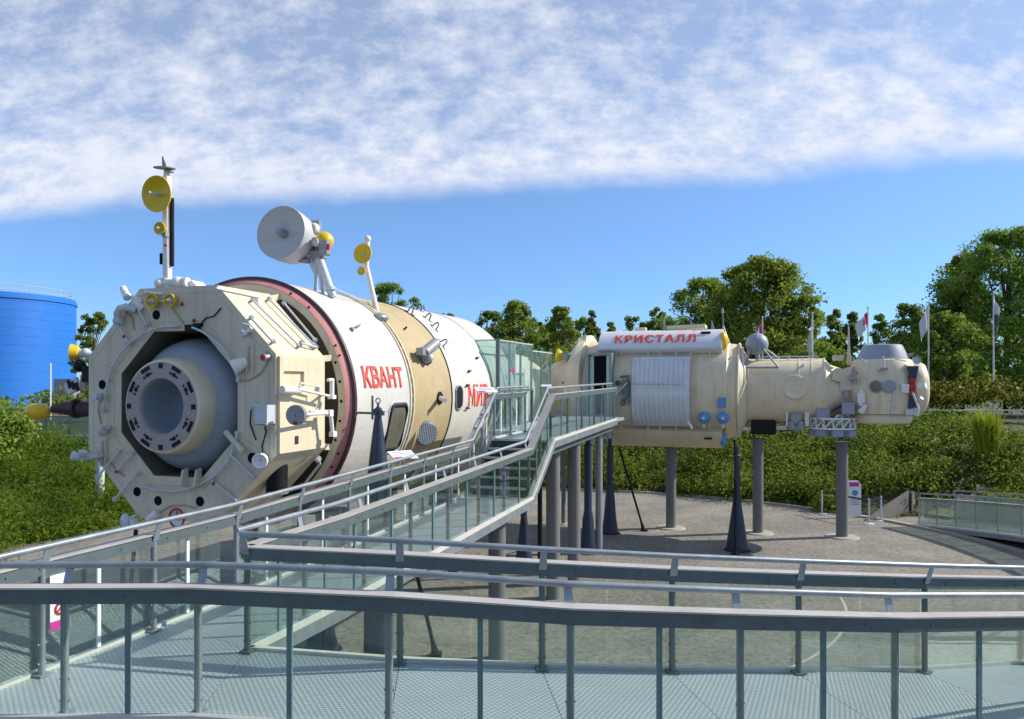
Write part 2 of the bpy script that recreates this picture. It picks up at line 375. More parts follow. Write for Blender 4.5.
den = ramp(nt, tex, [(0.40, (0.0,)*3), (0.49, (0.55,)*3), (0.57, (1.0,)*3)])
cov = math_(nt, 'MULTIPLY', mr.outputs[0], math_(nt, 'ADD', math_(nt, 'MULTIPLY', den, 0.66), 0.27), True)
ccol = ramp(nt, nC, [(0.3, (3.2, 3.5, 4.3)), (0.62, (4.1, 4.25, 4.7))])
sat = nt.nodes.new('ShaderNodeHueSaturation'); sat.inputs['Saturation'].default_value = 1.0; sat.inputs['Value'].default_value = 0.82
hz = ramp(nt, sp.outputs[2], [(0.0, (0.42, 0.60, 0.92)), (0.12, (0.54, 0.72, 0.97)), (0.35, (0.92, 0.96, 1.0))])
nt.links.new(mixc(nt, 1.0, sky.outputs[0], hz, 'MULTIPLY'), sat.inputs['Color'])
nt.links.new(mixc(nt, cov, sat.outputs[0], ccol), bg.inputs[0])
bg.inputs[1].default_value = 0.15
nt.links.new(bg.outputs[0], wo.inputs[0])
scene.view_settings.view_transform = 'Standard'; scene.view_settings.look = 'None'
scene.view_settings.exposure = 0.52; scene.view_settings.gamma = 1.0; scene.view_settings.use_curve_mapping = False
scene.cycles.use_denoising = True
scene.cycles.max_bounces = 8; scene.cycles.transparent_max_bounces = 24
scene.cycles.sample_clamp_indirect = 6
# ------------------------------------------------------------------ ground, banks
CO = V((0, 20, 0)); CRAD = 14.6
def sstep(x): x = min(1, max(0, x)); return x*x*(3-2*x)
def hill_r0(a):
    r = 14.7 + 2.9 * (1 - sstep((a - 25) / 5))
    return r + 0.18*math.sin(a*0.31) + 0.12*math.sin(a*0.83)
def hill_H(a): return 2.5 + 0.45*sstep((a-40)/25) - 0.95 * sstep((a - 110) / 40)
def hill_z(a, r):
    r0 = hill_r0(a)
    return hill_H(a) * sstep((r - r0 + 1.2) / 10.5)
def hill_pt(a, r): return V((CO.x + r*math.cos(R_(a)), CO.y + r*math.sin(R_(a)), hill_z(a, r)))
mb = MB(); mb.add([(-1500, -300, -0.006), (1500, -300, -0.006), (1500, 2500, -0.006), (-1500, 2500, -0.006)], [(0,1,2,3)])
single('ground', mb, M['soil'], kind='structure')
mb = MB(); rs = [0, 5, 10, 14, 18.2]
mb.lathe([(max(r, 0.001), 0) for r in rs], (CO.x, CO.y, 0.0), (0,0,1), 96)
single('court', mb, M['court'], kind='structure')
mb = MB(); vs = []; fs = []; na = 150; rr = [0, .4, .9, 1.5, 2.2, 3, 4, 5, 6, 7, 8, 9.3, 12, 18, 30, 60, 140, 400]
for i in range(na+1):
    a = -25 + 245*i/na
    for r in rr:
        p = hill_pt(a, hill_r0(a) + r)
        if r > 0: p.z += 0.10*math.sin(p.x*1.3)*math.sin(p.y*1.1+p.x*.4) * min(1, r)
        vs.append(p)
m_ = len(rr)
for i in range(na):
    for j in range(m_-1): fs.append((i*m_+j, i*m_+j+1, (i+1)*m_+j+1, (i+1)*m_+j))
for i in range(na+1):                                # skirt down to the court
    vs.append(V((vs[i*m_].x, vs[i*m_].y, -0.3)))
for i in range(na): fs.append((i*m_, (i+1)*m_, len(vs)-na-1+i+1, len(vs)-na-1+i))
mb.add(vs, fs); single('hill', mb, M['soil'], kind='structure', angle=60)
# a worn pale arc painted on the court
mb = MB(); pts = [G(300, 640), G(520, 615), G(640, 605)]
def ribbon(pts, w, z):
    vs = []; fs = []
    for i, p in enumerate(pts):
        d = (pts[min(i+1, len(pts)-1)] - pts[max(i-1, 0)]); d.z = 0; d.normalize(); s = V((-d.y, d.x, 0))
        vs += [V((p.x, p.y, z)) + s*w/2, V((p.x, p.y, z)) - s*w/2]
    return MB().add(vs, [(2*i, 2*i+1, 2*i+3, 2*i+2) for i in range(len(pts)-1)])
arc = [CO + V((7.5*math.cos(R_(a)), 7.5*math.sin(R_(a)) - 1.2, 0)) for a in range(190, 351, 4)]
single('paving_line', ribbon(arc, 0.06, 0.004), M['path'], kind='structure')
edge_ring = MB(); edge_ring.lathe([(14.35, 0.0), (14.35, 0.07), (14.55, 0.07), (14.55, 0.0)], CO, (0,0,1), 120, R_(28), R_(215))
single('kerb_strip', edge_ring, M['concrete'], kind='structure')

# ------------------------------------------------------------------ foliage
def leaf_mesh(name, C, N, size, mat, seed=0, flat=0.5, aspect=0.55):
    r = np.random.default_rng(seed); n = len(C)
    nn = N + r.normal(size=(n, 3)) * flat; nn /= np.linalg.norm(nn, axis=1, keepdims=True) + 1e-9
    q = r.normal(size=(n, 3)); a = np.cross(nn, q); a /= np.linalg.norm(a, axis=1, keepdims=True) + 1e-9
    b = np.cross(nn, a); s = (size * r.uniform(0.6, 1.4, n))[:, None]
    vv = np.empty((n, 4, 3)); bend = nn * s * 0.25
    vv[:, 0] = C + a*s; vv[:, 1] = C + b*s*aspect + bend; vv[:, 2] = C - a*s; vv[:, 3] = C - b*s*aspect + bend
    me = bpy.data.meshes.new(name)
    me.vertices.add(n*4); me.vertices.foreach_set('co', vv.reshape(-1).astype(np.float32))
    me.loops.add(n*4); me.loops.foreach_set('vertex_index', np.arange(n*4, dtype=np.int32))
    me.polygons.add(n); me.polygons.foreach_set('loop_start', np.arange(0, n*4, 4, dtype=np.int32))
    me.update(calc_edges=True); me.validate(); me.materials.append(mat); return me
def clumps(centers, radii, per, seed, up=0.25, squash=0.8):
    r = np.random.default_rng(seed); C = []; N = []
    for c, R in zip(centers, radii):
        n = max(6, int(per * r.uniform(0.7, 1.3)))
        d = r.normal(size=(n, 3)); d[:, 2] += up; d /= np.linalg.norm(d, axis=1, keepdims=True)
        rad = R * r.uniform(0.25, 1.4, n)[:, None]
        C.append(np.array(c) + d * rad * np.array([1, 1, squash])); N.append(d)
    return np.concatenate(C), np.concatenate(N)

def tree(name, label, x, y, z0, H, Rc, kind, seed, hb=0.03, per=70, K=70, shape='round', leaf=0.2, group='trees behind the space modules'):
    r = random.Random(seed)
    t = thing(name, label, 'tree', (x, y, z0), 0, group)
    cs = []; rad = []
    K = int(K*1.6)
    for k in range(K):
        f = r.random(); h = hb + (1-hb) * f
        if shape == 'cone': prof = (1 - f) ** 0.75 * 0.95 + 0.08
        elif shape == 'tall': prof = min(1, 0.75 + f*.8) * max(0.05, 1 - max(0, f-.35)/.66) ** 0.62
        else: prof = math.sqrt(max(0.02, 1 - max(0, f - 0.38)**2 / 0.41)) * (0.82 + 0.18*min(1, f/0.3))
        a = r.random()*2*math.pi; q = math.sqrt(r.uniform(0.08, 1.0)) * prof * Rc * r.uniform(0.85, 1.2)
        cr = Rc * r.uniform(0.09, 0.23) * (0.75 if f > 0.85 else 1)
        cs.append((q*math.cos(a), q*math.sin(a), min(h*H, H - cr*0.6))); rad.append(cr)
    C, N = clumps(cs, rad, per*1.5, seed)
    me = leaf_mesh('crown', C, N, leaf*0.56, M[kind], seed, 1.3)
    o = bpy.data.objects.new('crown', me); col.objects.link(o); o.parent = t
    mb = MB(); tr = 0.03*H*0.5 + 0.05
    top = V((r.uniform(-.2, .2), r.uniform(-.2, .2), H*0.9))
    mb.path([(0,0,-0.3), (0.03, 0, H*0.25), top*0.6, top*0.8], tr*0.8, 8)
    for c in cs[::6]:
        s = V((0, 0, max(0.3, c[2]*0.62))); c = V(c)
        mb.tube(s, c, tr*0.3, tr*0.1, 6)
    part('trunk', mb, M['bark'], t, MW[t.name])
    return t
def tree_px(name, label, px, top, w, d, kind, seed, z0=3.0, **k):
    p = W(px, top, d); return tree(name, label, p.x, p.y, z0, p.z - z0 + 0.25, w*1.14/2*d/F, kind, seed, **k)
G1 = 'trees behind the space modules'
tree_px('broadleaf_tree', 'tall broad leafy tree at the right edge behind the tall outer flagpole', 1006, 236, 104, 52, 'leaf_a', 1, K=190, per=85, leaf=0.2)
tree_px('broadleaf_tree', 'tall narrow leafy tree left of the biggest tree, beside the second flagpole from the right', 962, 258, 62, 55, 'leaf_b', 2, K=150, per=80, shape='tall', leaf=0.2)
tree_px('broadleaf_tree', 'short dark tree behind the docking node dome, left of the tall pair', 908, 308, 62, 58, 'leaf_b', 3, K=60, shape='tall')
tree_px('broadleaf_tree', 'large domed pale green tree behind the round grey tank on the far module', 760, 264, 92, 50, 'leaf_a', 4, K=190, per=85, leaf=0.2)
tree_px('broadleaf_tree', 'medium leafy tree above the red lettered box, left of the large domed tree', 702, 284, 78, 54, 'leaf_a', 5, K=80, per=80)
tree_px('conifer_tree', 'slim pine tree behind the neck of the far module', 834, 312, 36, 60, 'leaf_b', 6, shape='cone', K=50)
tree_px('conifer_tree', 'narrow pine tree just right of the dome\'s red and white flag', 880, 318, 34, 62, 'leaf_b', 7, shape='cone', K=46)
tree_px('conifer_tree', 'twin topped pine left of the red and white flag', 852, 316, 32, 61, 'leaf_b', 8, shape='cone', K=46)
tree_px('broadleaf_tree', 'bushy green tree rising behind the end of the white module and its glass porch', 514, 306, 66, 56, 'leaf_a', 9, K=80, shape='tall')
tree_px('broadleaf_tree', 'bright green tree behind the gap between glass porch and far module', 562, 312, 54, 52, 'leaf_a', 10, K=70, shape='tall')
tree_px('broadleaf_tree', 'thin young tree poking up left of the lettered box', 592, 315, 26, 57, 'leaf_b', 11, K=34, shape='tall')
tree_px('broadleaf_tree', 'small tree top showing just above the lettered box', 634, 320, 36, 60, 'leaf_b', 12, K=34)
tree_px('broadleaf_tree', 'low tree top at the left foot of the large trees above the lettered box', 664, 310, 40, 60, 'leaf_b', 13, K=40)
tree_px('broadleaf_tree', 'dark round tree top above the tan band behind the thin dish mast', 392, 288, 64, 60, 'leaf_b', 14, K=70)
tree_px('broadleaf_tree', 'small tree between the blue tank and the octagonal module end', 94, 316, 34, 62, 'leaf_b', 15, K=44)
tree_px('broadleaf_tree', 'faint tree tip above the white module, right of the loop handles', 448, 318, 44, 62, 'leaf_b', 16, K=40)
tree_px('broadleaf_tree', 'low leafy tree in front of the large domed tree, above the narrow module', 800, 300, 62, 49, 'leaf_a', 17, K=60)
tree_px('broadleaf_tree', 'low spreading tree between the two right flagpoles in front of the tall trees', 945, 318, 70, 48, 'leaf_a', 18, K=60)

tree_px('broadleaf_tree', 'small pointed tree between the porch trees and the lettered box', 612, 326, 30, 59, 'leaf_b', 26, K=40, shape='tall')
tree_px('broadleaf_tree', 'rounded low tree behind the roof box of the far module', 648, 326, 44, 61, 'leaf_a', 27, K=50, shape='tall')
tree_px('broadleaf_tree', 'wide leafy tree filling the skyline directly behind the glass porch', 535, 322, 60, 58, 'leaf_a', 21, K=70)
tree_px('broadleaf_tree', 'leafy tree behind the yellow horn and the left cone of the far module', 583, 322, 46, 60, 'leaf_a', 22, K=60)
tree_px('broadleaf_tree', 'broad crown at the left edge of the tree row, next to the white module', 488, 316, 44, 60, 'leaf_b', 23, K=60)
tree_px('broadleaf_tree', 'mid sized leafy tree low behind the round grey tank mast', 728, 292, 70, 55, 'leaf_a', 24, K=80)
tree_px('broadleaf_tree', 'leafy tree squeezed between the dome flag and the tall right hand trees', 925, 322, 60, 53, 'leaf_a', 25, K=70)
def hedge(name, label, pts, h, w, mat, seed, dens=34, leaf=0.16, z0=3.0, clr=(0.35, 0.6), mult=2.2):
    r = random.Random(seed); cs = []; rad = []
    for a, b in zip(pts, pts[1:]):
        a = V(a); b = V(b); L = (b-a).length; d = (b-a)/L; s = V((-d.y, d.x, 0))
        for k in range(int(L*w*h*mult)):
            p = a + d*r.random()*L + s*r.uniform(-.5, .5)*w
            cs.append((p.x, p.y, z0 + h*math.sqrt(r.random())*r.uniform(.8, 1.05))); rad.append(r.uniform(*clr))
    C, N = clumps(cs, rad, dens, seed); o0 = np.array([pts[0][0], pts[0][1], z0])
    me = leaf_mesh(name, C - o0, N, leaf, M[mat], seed)
    o = bpy.data.objects.new(name, me); col.objects.link(o); o.location = o0
    return tag(o, label, 'hedge')
hedge('clipped_hedge', 'olive brown clipped hedge behind the railing on top of the right bank', [(22, 45, 0), (29.5, 44.5, 0), (42, 42, 0)], 1.75, 2.2, 'leaf_d', 31, leaf=0.13)
hedge('tall_hedge', 'dark green hedge line at the foot of the trees behind the far module', [(-12, 47, 0), (10, 48, 0), (24, 49, 0), (34, 49, 0)], 3.6, 2.4, 'leaf_a', 32, leaf=0.13, dens=90, clr=(0.6, 1.1), mult=0.7)
hedge('leafy_shrub', 'pale leafy shrub at the left edge below the blue tank', [tuple(W(-14, 440, 27.5)), tuple(W(16, 440, 27.5))], 2.0, 1.8, 'leaf_a', 33, z0=1.9, leaf=0.09, dens=60, mult=14)
hedge('tall_hedge', 'dark hedge behind the footbridge railing under the blue tank', [(-34, 46, 0), (-12, 50, 0)], 0.9, 1.6, 'leaf_b', 34, leaf=0.2, dens=24, clr=(0.5, 0.9))

def cover(name, a0, a1, r1, n, mat, seed, leaf, per, mr, squash=0.55, aspect=0.55, up=0.5, flat=0.5):
    r = random.Random(seed); cs = []; rad = []
    for k in range(n):
        a = r.uniform(a0, a1); q = r1 * r.random()**1.1 - (0.3 if a0 > 140 else 0.05); rr_ = hill_r0(a) + q
        p = hill_pt(a, rr_)
        if abs((p.y - 27.2) - (p.x - 15.2)*0.55) < 0.42 and 14.6 < p.x < 17.7: continue
        if a < 33 and rr_ < 17.2: continue
        R = r.uniform(*mr) * (0.7 if q < 0.5 else 1)
        if 0.55 < r.random() + 0.5*math.sin(p.x*0.9+2)*math.sin(p.y*0.7) + 0.3: R *= 1.0
        else: R *= 0.55
        cs.append((p.x, p.y, p.z - 0.02 + R*0.15)); rad.append(R)
    C, N = clumps(cs, rad, per, seed, up=up, squash=squash)
    me = leaf_mesh(name, C, N, leaf, M[mat], seed, flat, aspect)
    o = bpy.data.objects.new(name, me); col.objects.link(o)
    return tag(o, 'low ' + ('grassy' if 'grass' in name else 'evergreen') + ' ground cover on the ' + ('left' if a0 > 140 else 'right and rear') + ' bank', 'ground cover', kind='stuff')
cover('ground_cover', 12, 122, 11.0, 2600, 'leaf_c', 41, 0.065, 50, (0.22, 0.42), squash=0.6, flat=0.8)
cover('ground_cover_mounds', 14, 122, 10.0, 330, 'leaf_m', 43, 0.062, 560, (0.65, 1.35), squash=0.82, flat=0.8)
cover('long_grass', 146, 196, 12.0, 430, 'leaf_g', 42, 0.09, 420, (0.7, 1.4), squash=0.7, aspect=0.22, up=0.4, flat=0.8)
tk_ = [V((15.0 + 2.8*k/8, 27.05 + 1.54*k/8 + .12*math.sin(k*1.7), 0)) for k in range(9)]
mb = ribbon(tk_, 0.8, 0)
for p in mb.v: p.z = hill_z(math.degrees(math.atan2(p.y-20, p.x)), math.hypot(p.x, p.y-20)) + 0.10
single('dirt_track', mb, M['dirtm'], kind='structure')
# spiky lime tuft on the right bank
mb = MB(); c = W(986, 444, 29.2); c.z = 2.35; r = random.Random(5)
for k in range(900):
    a = r.random()*6.283; l = r.uniform(.7, 1.7); q = r.random()**.7*0.55; b = V((c.x + .26*r.uniform(-1,1), c.y + .3*r.uniform(-1,1), c.z - .2))
    m1 = b + V((q*.35*math.cos(a), q*.35*math.sin(a), l*.6)); e = b + V((q*math.cos(a), q*math.sin(a), l)); s = V((-math.sin(a), math.cos(a), 0))*0.025
    mb.add([b - s, b + s, m1 + s*.8, e, m1 - s*.8], [(0,1,2,4), (4,2,3)])
single('grass_tuft', mb, M['leaf_t'], 'spiky lime green grass tuft on top of the right bank', 'plant')

# ------------------------------------------------------------------ blue tank
tk = V((-51.6, 75, 1.0)); TR = 8.0
t = thing('storage_tank', 'huge bright blue cylindrical tank at the left edge', 'tank', tk)
top = W(0, 294, 69.2).z - tk.z
mb = MB(); prof = []; h = 0
while h < top - 0.3:
    prof += [(TR, h), (TR, h+0.76), (TR-0.018, h+0.78), (TR-0.018, h+0.8)]; h += 0.8
prof += [(TR, top-0.25), (TR+0.1, top-0.25), (TR+0.1, top), (TR-0.1, top), (0.01, top+0.1)]
mb.lathe(prof, tk, (0,0,1), 120); part('shell', mb, M['tank'], t)
mb = MB()
for zz_ in (0.5, 1.0): mb.lathe([(TR-0.4+0.03*math.cos(q), top+zz_+0.03*math.sin(q)) for q in (0, 1.57, 3.14, 4.71, 6.28)], tk, (0,0,1), 100)
for k in range(48):
    a = 2*math.pi*k/48; p = tk + V(((TR-.4)*math.cos(a), (TR-.4)*math.sin(a), top)); mb.tube(p, p + V((0,0,1.0)), 0.03, n=6)
part('roof_railing', mb, M['rail'], t)
# low grey unit with a yellow edge beside the tank
mb = MB(); p = W(67, 392, 50); mb.box((p.x, p.y, 4.2), (1.2, 1.0, 1.6)); single('utility_box', mb, M['grey'], 'small grey box standing under the right edge of the blue tank', 'box', bevel=0.03)
mb = MB(); mb.tube(W(50.5, 420, 34), W(50.5, 364, 34), 0.035); mb.sphere(W(50.5, 364, 34), 0.04, 8)
single('slim_pole', mb, M['pole'], 'slim white pole in front of the blue tank', 'pole')

# ------------------------------------------------------------------ flagpoles
def flagpole(px, ytop, d, z0, label, flag, fw, fh, fy, rolled, seed, sgn=-1):
    p = W(px, ytop, d); t = thing('flagpole', label, 'flagpole', (p.x, p.y, z0), 0, 'flagpoles on the bank')
    mb = MB(); mb.tube((p.x, p.y, z0-0.3), p, 0.055, 0.035, 12); mb.sphere(p + V((0,0,.05)), 0.06, 10)
    part('pole', mb, M['pole'], t)
    top = W(px, fy, d).z; hh = fh*d/F; ww = fw*d/F; r = random.Random(seed); ph = r.random()*6
    vs = []; fs = []; nx, nz = 12, 14
    for side in (-1, 1):
        for i in range(nx+1):
            for j in range(nz+1):
                x = i/nx; z = j/nz
                sag = 2.0 * rolled * x * (0.35 + 0.5*x)
                xx = sgn*ww*x*(1 - 0.25*z*rolled) ; zz2 = top - hh*z*(1-0.25*rolled) - sag*hh*0.5
                yy = 0.16*math.sin(x*7+ph+z*1.5)*x**.5*(0.5+rolled) + side*0.006
                vs.append((p.x + xx + sgn*0.04, p.y + yy, zz2))
    m2 = nz+1; n2 = (nx+1)*m2
    for i in range(nx):
        for j in range(nz):
            q = [i*m2+j, i*m2+j+1, (i+1)*m2+j+1, (i+1)*m2+j]; fs += [q, [n2 + k for k in q[::-1]]]
    for i in range(nx): fs += [[i*m2, (i+1)*m2, n2+(i+1)*m2, n2+i*m2], [i*m2+nz, n2+i*m2+nz, n2+(i+1)*m2+nz, (i+1)*m2+nz]]
    for j in range(nz): fs += [[j, n2+j, n2+j+1, j+1], [nx*m2+j, nx*m2+j+1, n2+nx*m2+j+1, n2+nx*m2+j]]
    fl = part('flag', MB().add(vs, fs), M[flag[0]], t, angle=60)
    if len(flag) > 1:
        mat2 = M[flag[1]]; fl.data.materials.append(mat2)
        for f in fl.data.polygons:
            c = f.center; zr = (top - z0 - c.z)/hh; xr = abs(c.x)/ww
            if flag[2](xr, zr): f.material_index = 1
    return t
flagpole(928.5, 303, 46, 3.0, 'white flagpole with a limp pale flag, right of the docking node', ('flagw',), 7, 26, 306, 0.75, 1)
flagpole(993.5, 293, 45, 3.0, 'tallest white flagpole at the right with a drooping white and dark flag', ('flagw', 'flagb', lambda x, z: z > 0.62 and x < .8), 5, 30, 296, 0.7, 2, sgn=1)
flagpole(868, 308, 46, 3.0, 'flagpole with a red and white flag behind the grey dome', ('flagw', 'flagr', lambda x, z: x < 0.5 and .05 < z < 0.65), 11, 20, 312, 0.85, 3)
flagpole(812.5, 314, 46, 3.0, 'white flagpole with a furled white flag above the narrow module', ('flagw',), 3, 34, 318, 0.9, 4)
flagpole(762.5, 318, 46, 3.0, 'flagpole with a narrow red and white flag just right of the round grey tank', ('flagr', 'flagw', lambda x, z: x > 0.5), 5, 30, 320, 0.9, 5)

# ------------------------------------------------------------------ railings
def railing(name, label, pts, inward, posts, group, glass='glass', z_plate=0.89, hand=1.02, beam_h=0.10, fins=True, seal=False, plate_w=0.13, kerb=True,
            inset=0.09, post_mat='steeld', cat='railing', fin_mat='fin', splits=1, beam_mat='steeld'):
    """pts: deck-edge polyline (Vectors with deck height); posts: list of arc parameters (segment index + fraction)"""
    pts = [V(p) for p in pts]
    t = thing(name, label, cat, pts[0], 0, group); MWp = None
    up = V((0,0,1)); n = len(pts)
    def at(s): i = min(int(s), n-2); return pts[i].lerp(pts[i+1], s-i)
    def inn(s):
        i = min(int(s + 1e-6), n-2); d = pts[i+1]-pts[i]; d.z = 0; d.normalize(); q = V((-d.y, d.x, 0)); return q if q.dot(V(inward)) > 0 else -q
    def off(i):                      # mitred inward direction at a vertex
        if i == 0: return inn(0)
        if i == n-1: return inn(n-2)
        a, b = inn(i-1+0.0), inn(i); q = (a+b).normalized(); return q / max(0.5, q.dot(a))
    for i in range(n-1):
        a, b = pts[i], pts[i+1]; qa, qb = off(i), off(i+1); zp = up*z_plate
        w = plate_w
        pl = MB(); o1, o2 = w*0.6, -w*0.4
        def quad(o, z): return [a + qa*o + up*z, b + qb*o + up*z]
        A = quad(o1, z_plate) + quad(o2, z_plate)[::-1]
        pl.prism(A, up*0.012); part('top_plate', pl, M['plate'], t)
        bm_ = MB(); A = [a + qa*(o2+0.012) + up*(z_plate-0.002), b + qb*(o2+0.012) + up*(z_plate-0.002), b + qb*(o2+0.045) + up*(z_plate-0.002), a + qa*(o2+0.045) + up*(z_plate-0.002)]
        bm_.prism(A, -up*beam_h)
        A = [a + qa*(o1-0.045) + up*(z_plate-0.002), b + qb*(o1-0.045) + up*(z_plate-0.002), b + qb*(o1-0.012) + up*(z_plate-0.002), a + qa*(o1-0.012) + up*(z_plate-0.002)]
        bm_.prism(A, -up*beam_h)
        L = (b-a).length; k = max(1, int(L/0.5)); d = (b-a).normalized()
        for j in range(k):           # bolt heads on both faces of the beam
            for o, s in ((o1-0.012, 1), (o2+0.012, -1)):
                c = a.lerp(b, (j+.5)/k) + qa.lerp(qb, (j+.5)/k)*o + up*(z_plate-beam_h*0.5)
                bm_.tube(c, c + qa.normalized()*s*0.008, 0.009, n=6)
        part('beam', bm_, M[beam_mat], t)
        if kerb:
            kb = MB(); A = [a + qa*0.0, b + qb*0.0, b - qb*0.05, a - qa*0.05]
            kb.prism([p + up*0.03 for p in A], -up*0.05); part('edge_strip', kb, M['kerb'], t)
            kb = MB(); A = [a - qa*0.012, b - qb*0.012, b - qb*0.045, a - qa*0.045]
            kb.prism([p - up*0.022 for p in A], -up*0.13); part('edge_channel', kb, M['steel'], t)
    hp = [pts[i] + off(i)*(inset + 0.02) + up*hand for i in range(n)]
    mb = MB(); mb.path(hp, 0.024, 14); part('handrail', mb, M['steel'], t)
    for s in posts:
        p = at(s); q = inn(s); dd = V((-q.y, q.x, 0))
        mb = MB(); c = p + q*0.045
        mb.tube(c, c + up*(z_plate-0.004), 0.027, n=16); mb.box(c + up*0.012, (0.10, 0.10, 0.016), Matrix((dd, q, up)).transposed())
        for zz2 in (0.10, 0.25): mb.tube(c + up*zz2 - dd*0.034, c + up*zz2 + dd*0.034, 0.008, n=6)
        part('post', mb, M['steel' if post_mat == 'steel' else post_mat], t, angle=45)
        mb = MB(); b0 = c + up*(z_plate-0.05) + q*0.02; e = p + q*(inset+0.02) + up*(hand-0.02)
        mb.prism([b0 - dd*0.035, e - dd*0.028, e + dd*0.028, b0 + dd*0.035], q*0.008); part('bracket', mb, M['steel'], t)
    ps = sorted(set([0.0] + list(posts) + [float(n-1)] + [float(i) for i in range(1, n-1)]))
    for s0, s1 in zip(ps, ps[1:]):
        a, b = at(s0 + 1e-4), at(s1 - 1e-4)
        if (b-a).length < 0.2: continue
        q = inn((s0+s1)/2); d = (b-a).normalized()
        for k in range(splits):
            A0 = a.lerp(b, k/splits) + d*0.012; B0 = a.lerp(b, (k+1)/splits) - d*0.012
            mb = MB(); mb.prism([A0 + up*0.035, B0 + up*0.035, B0 + up*(z_plate-0.03), A0 + up*(z_plate-0.03)], q*0.010)
            part('glass_panel', mb, M[glass], t)
        if fins:
            m_ = (a+b)/2 + q*0.005; mb = MB()
            M3 = Matrix((d, q, up)).transposed()
            if seal: mb.box(m_ + up*(z_plate*0.5), (0.035, 0.016, z_plate-0.08), M3); part('panel_seal', mb, M['seal'], t)
            else: mb.box(m_ + up*(z_plate*0.5), (0.036, 0.022, z_plate-0.05), M3); part('panel_seal', mb, M[fin_mat], t)
    return t

ZD = 2.5
def dk(x, y, z=ZD): return V((x, y, z))
near = [dk(-4.0, 5.27), dk(-3.09, 5.275), dk(-2.18, 5.287), dk(-.819, 5.085), dk(.398, 5.11, 2.41), dk(1.60, 5.32, 2.31), dk(2.82, 5.60, 2.20), dk(4.25, 6.04, 2.08), dk(5.7, 6.75, 1.93), dk(7.1, 7.7, 1.75), dk(8.6, 8.9, 1.54), dk(10.2, 10.4, 1.30)]
far = [dk(-2.27, 6.6), dk(-.92, 6.33), dk(.243, 6.464, 2.40), dk(1.367, 6.66, 2.30), dk(2.54, 6.90, 2.20), dk(3.85, 7.26, 2.075), dk(5.32, 8.0, 1.87), dk(6.6, 8.75, 1.70), dk(7.8, 9.6, 1.54), dk(9.1, 10.75, 1.33), dk(10.3, 12.0, 1.12)]
Rp = [dk(-2.27, 6.6), dk(-1.77, 8.0), dk(.34, 13.9, 2.70), dk(.80, 15.1, 3.66), dk(2.95, 21.9, 3.74)]
Lp = [dk(-4.09, 5.0), dk(-3.03, 8.0), dk(-.84, 14.3, 2.70), dk(-.40, 15.5, 3.66), dk(.26, 17.3, 3.68)]
GR = 'railings of the visitor walkway'
railing('walkway_railing', 'nearest glass railing running across the bottom of the picture', near, (0, 1, 0), [1, 2, 3, 4, 5, 6, 7, 8, 9, 10], GR, post_mat='steel')
railing('walkway_railing', 'second glass railing behind the nearest one, on the court side of the cross walkway', far, (0, -1, 0), [0.02, 1, 2, 3, 4, 5, 6, 7, 8, 9], GR, fin_mat='steeld', fins=False, splits=2)
def spaced(pts, i0, i1, y0, step):
    out = []; y = y0
    while y < pts[i1].y - 0.2:
        for i in range(i0, i1):
            if pts[i].y <= y <= pts[i+1].y: out.append(i + (y-pts[i].y)/(pts[i+1].y-pts[i].y))
        y += step
    return out
railing('walkway_railing', 'long glass railing of the ramp, climbing over the steps to the far module', Rp, tuple(-tx),
        spaced(Rp, 0, 2, 7.45, 1.05) + [2.0, 2.5, 3.0] + [3 + k/5 for k in range(1, 5)] + [3.995], GR, inset=0.09)
railing('walkway_railing', 'glass railing between the ramp and the big white module, with white panel seals', Lp, tuple(tx),
        spaced(Lp, 0, 2, 6.04, 1.07) + [2.0, 2.5, 3.0, 3.5, 3.99], GR, post_mat='steel', seal=True)

# ------------------------------------------------------------------ decks
def deck(name, quad, th=0.05, mat='deck', gap=0.004):
    q = [V(p) for p in quad]; c = sum(q, V()) / len(q)
    q = [p + (c-p).normalized()*gap for p in q]
    e = q[1]-q[0]; rot = math.atan2(e.y, e.x)
    Fm = Matrix.Translation(c) @ Matrix.Rotation(rot, 4, 'Z'); Fi = Fm.inverted()
    mb = MB().prism([Fi @ p for p in q], (0, 0, -th))
    me = mb.mesh(name, M[mat]); o = bpy.data.objects.new(name, me); col.objects.link(o); o.matrix_world = Fm
    return tag(o, kind='structure')
fe = [V((-3.34, 7.12, ZD))] + far
deck('walkway_deck', [near[0] + V((-.05,0,0)), near[2], far[0], V((-3.24, 7.4, ZD))])
deck('walkway_deck', [near[2], near[3], far[1], far[0]])
for i in range(3, 11): deck('walkway_deck', [near[i], near[i+1], far[i-1], far[i-2]])
deck('walkway_deck', [V((-3.24, 7.4, ZD)), far[0], Rp[1], Lp[1]])
deck('walkway_deck', [Lp[1], Rp[1], Rp[2], Lp[2]])
mb = MB()
for i in range(11):      # girders under the cross walkway
    mb.beam(near[i] + V((0, .25, -.17)), near[i+1] + V((0, .25, -.17)), 0.08, 0.2)
for i in range(10): mb.beam(far[i] + V((0, -.25, -.17)), far[i+1] + V((0, -.25, -.17)), 0.08, 0.2)
mb.beam(Rp[0] - tx*.2 + V((0,0,-.17)), Rp[2] - tx*.2 + V((0,0,-.17)), 0.08, 0.2); mb.beam(Lp[1] + tx*.2 + V((0,0,-.17)), Lp[2] + tx*.2 + V((0,0,-.17)), 0.08, 0.2)
o = single('walkway_girder', mb, M['steeld'], kind='structure')
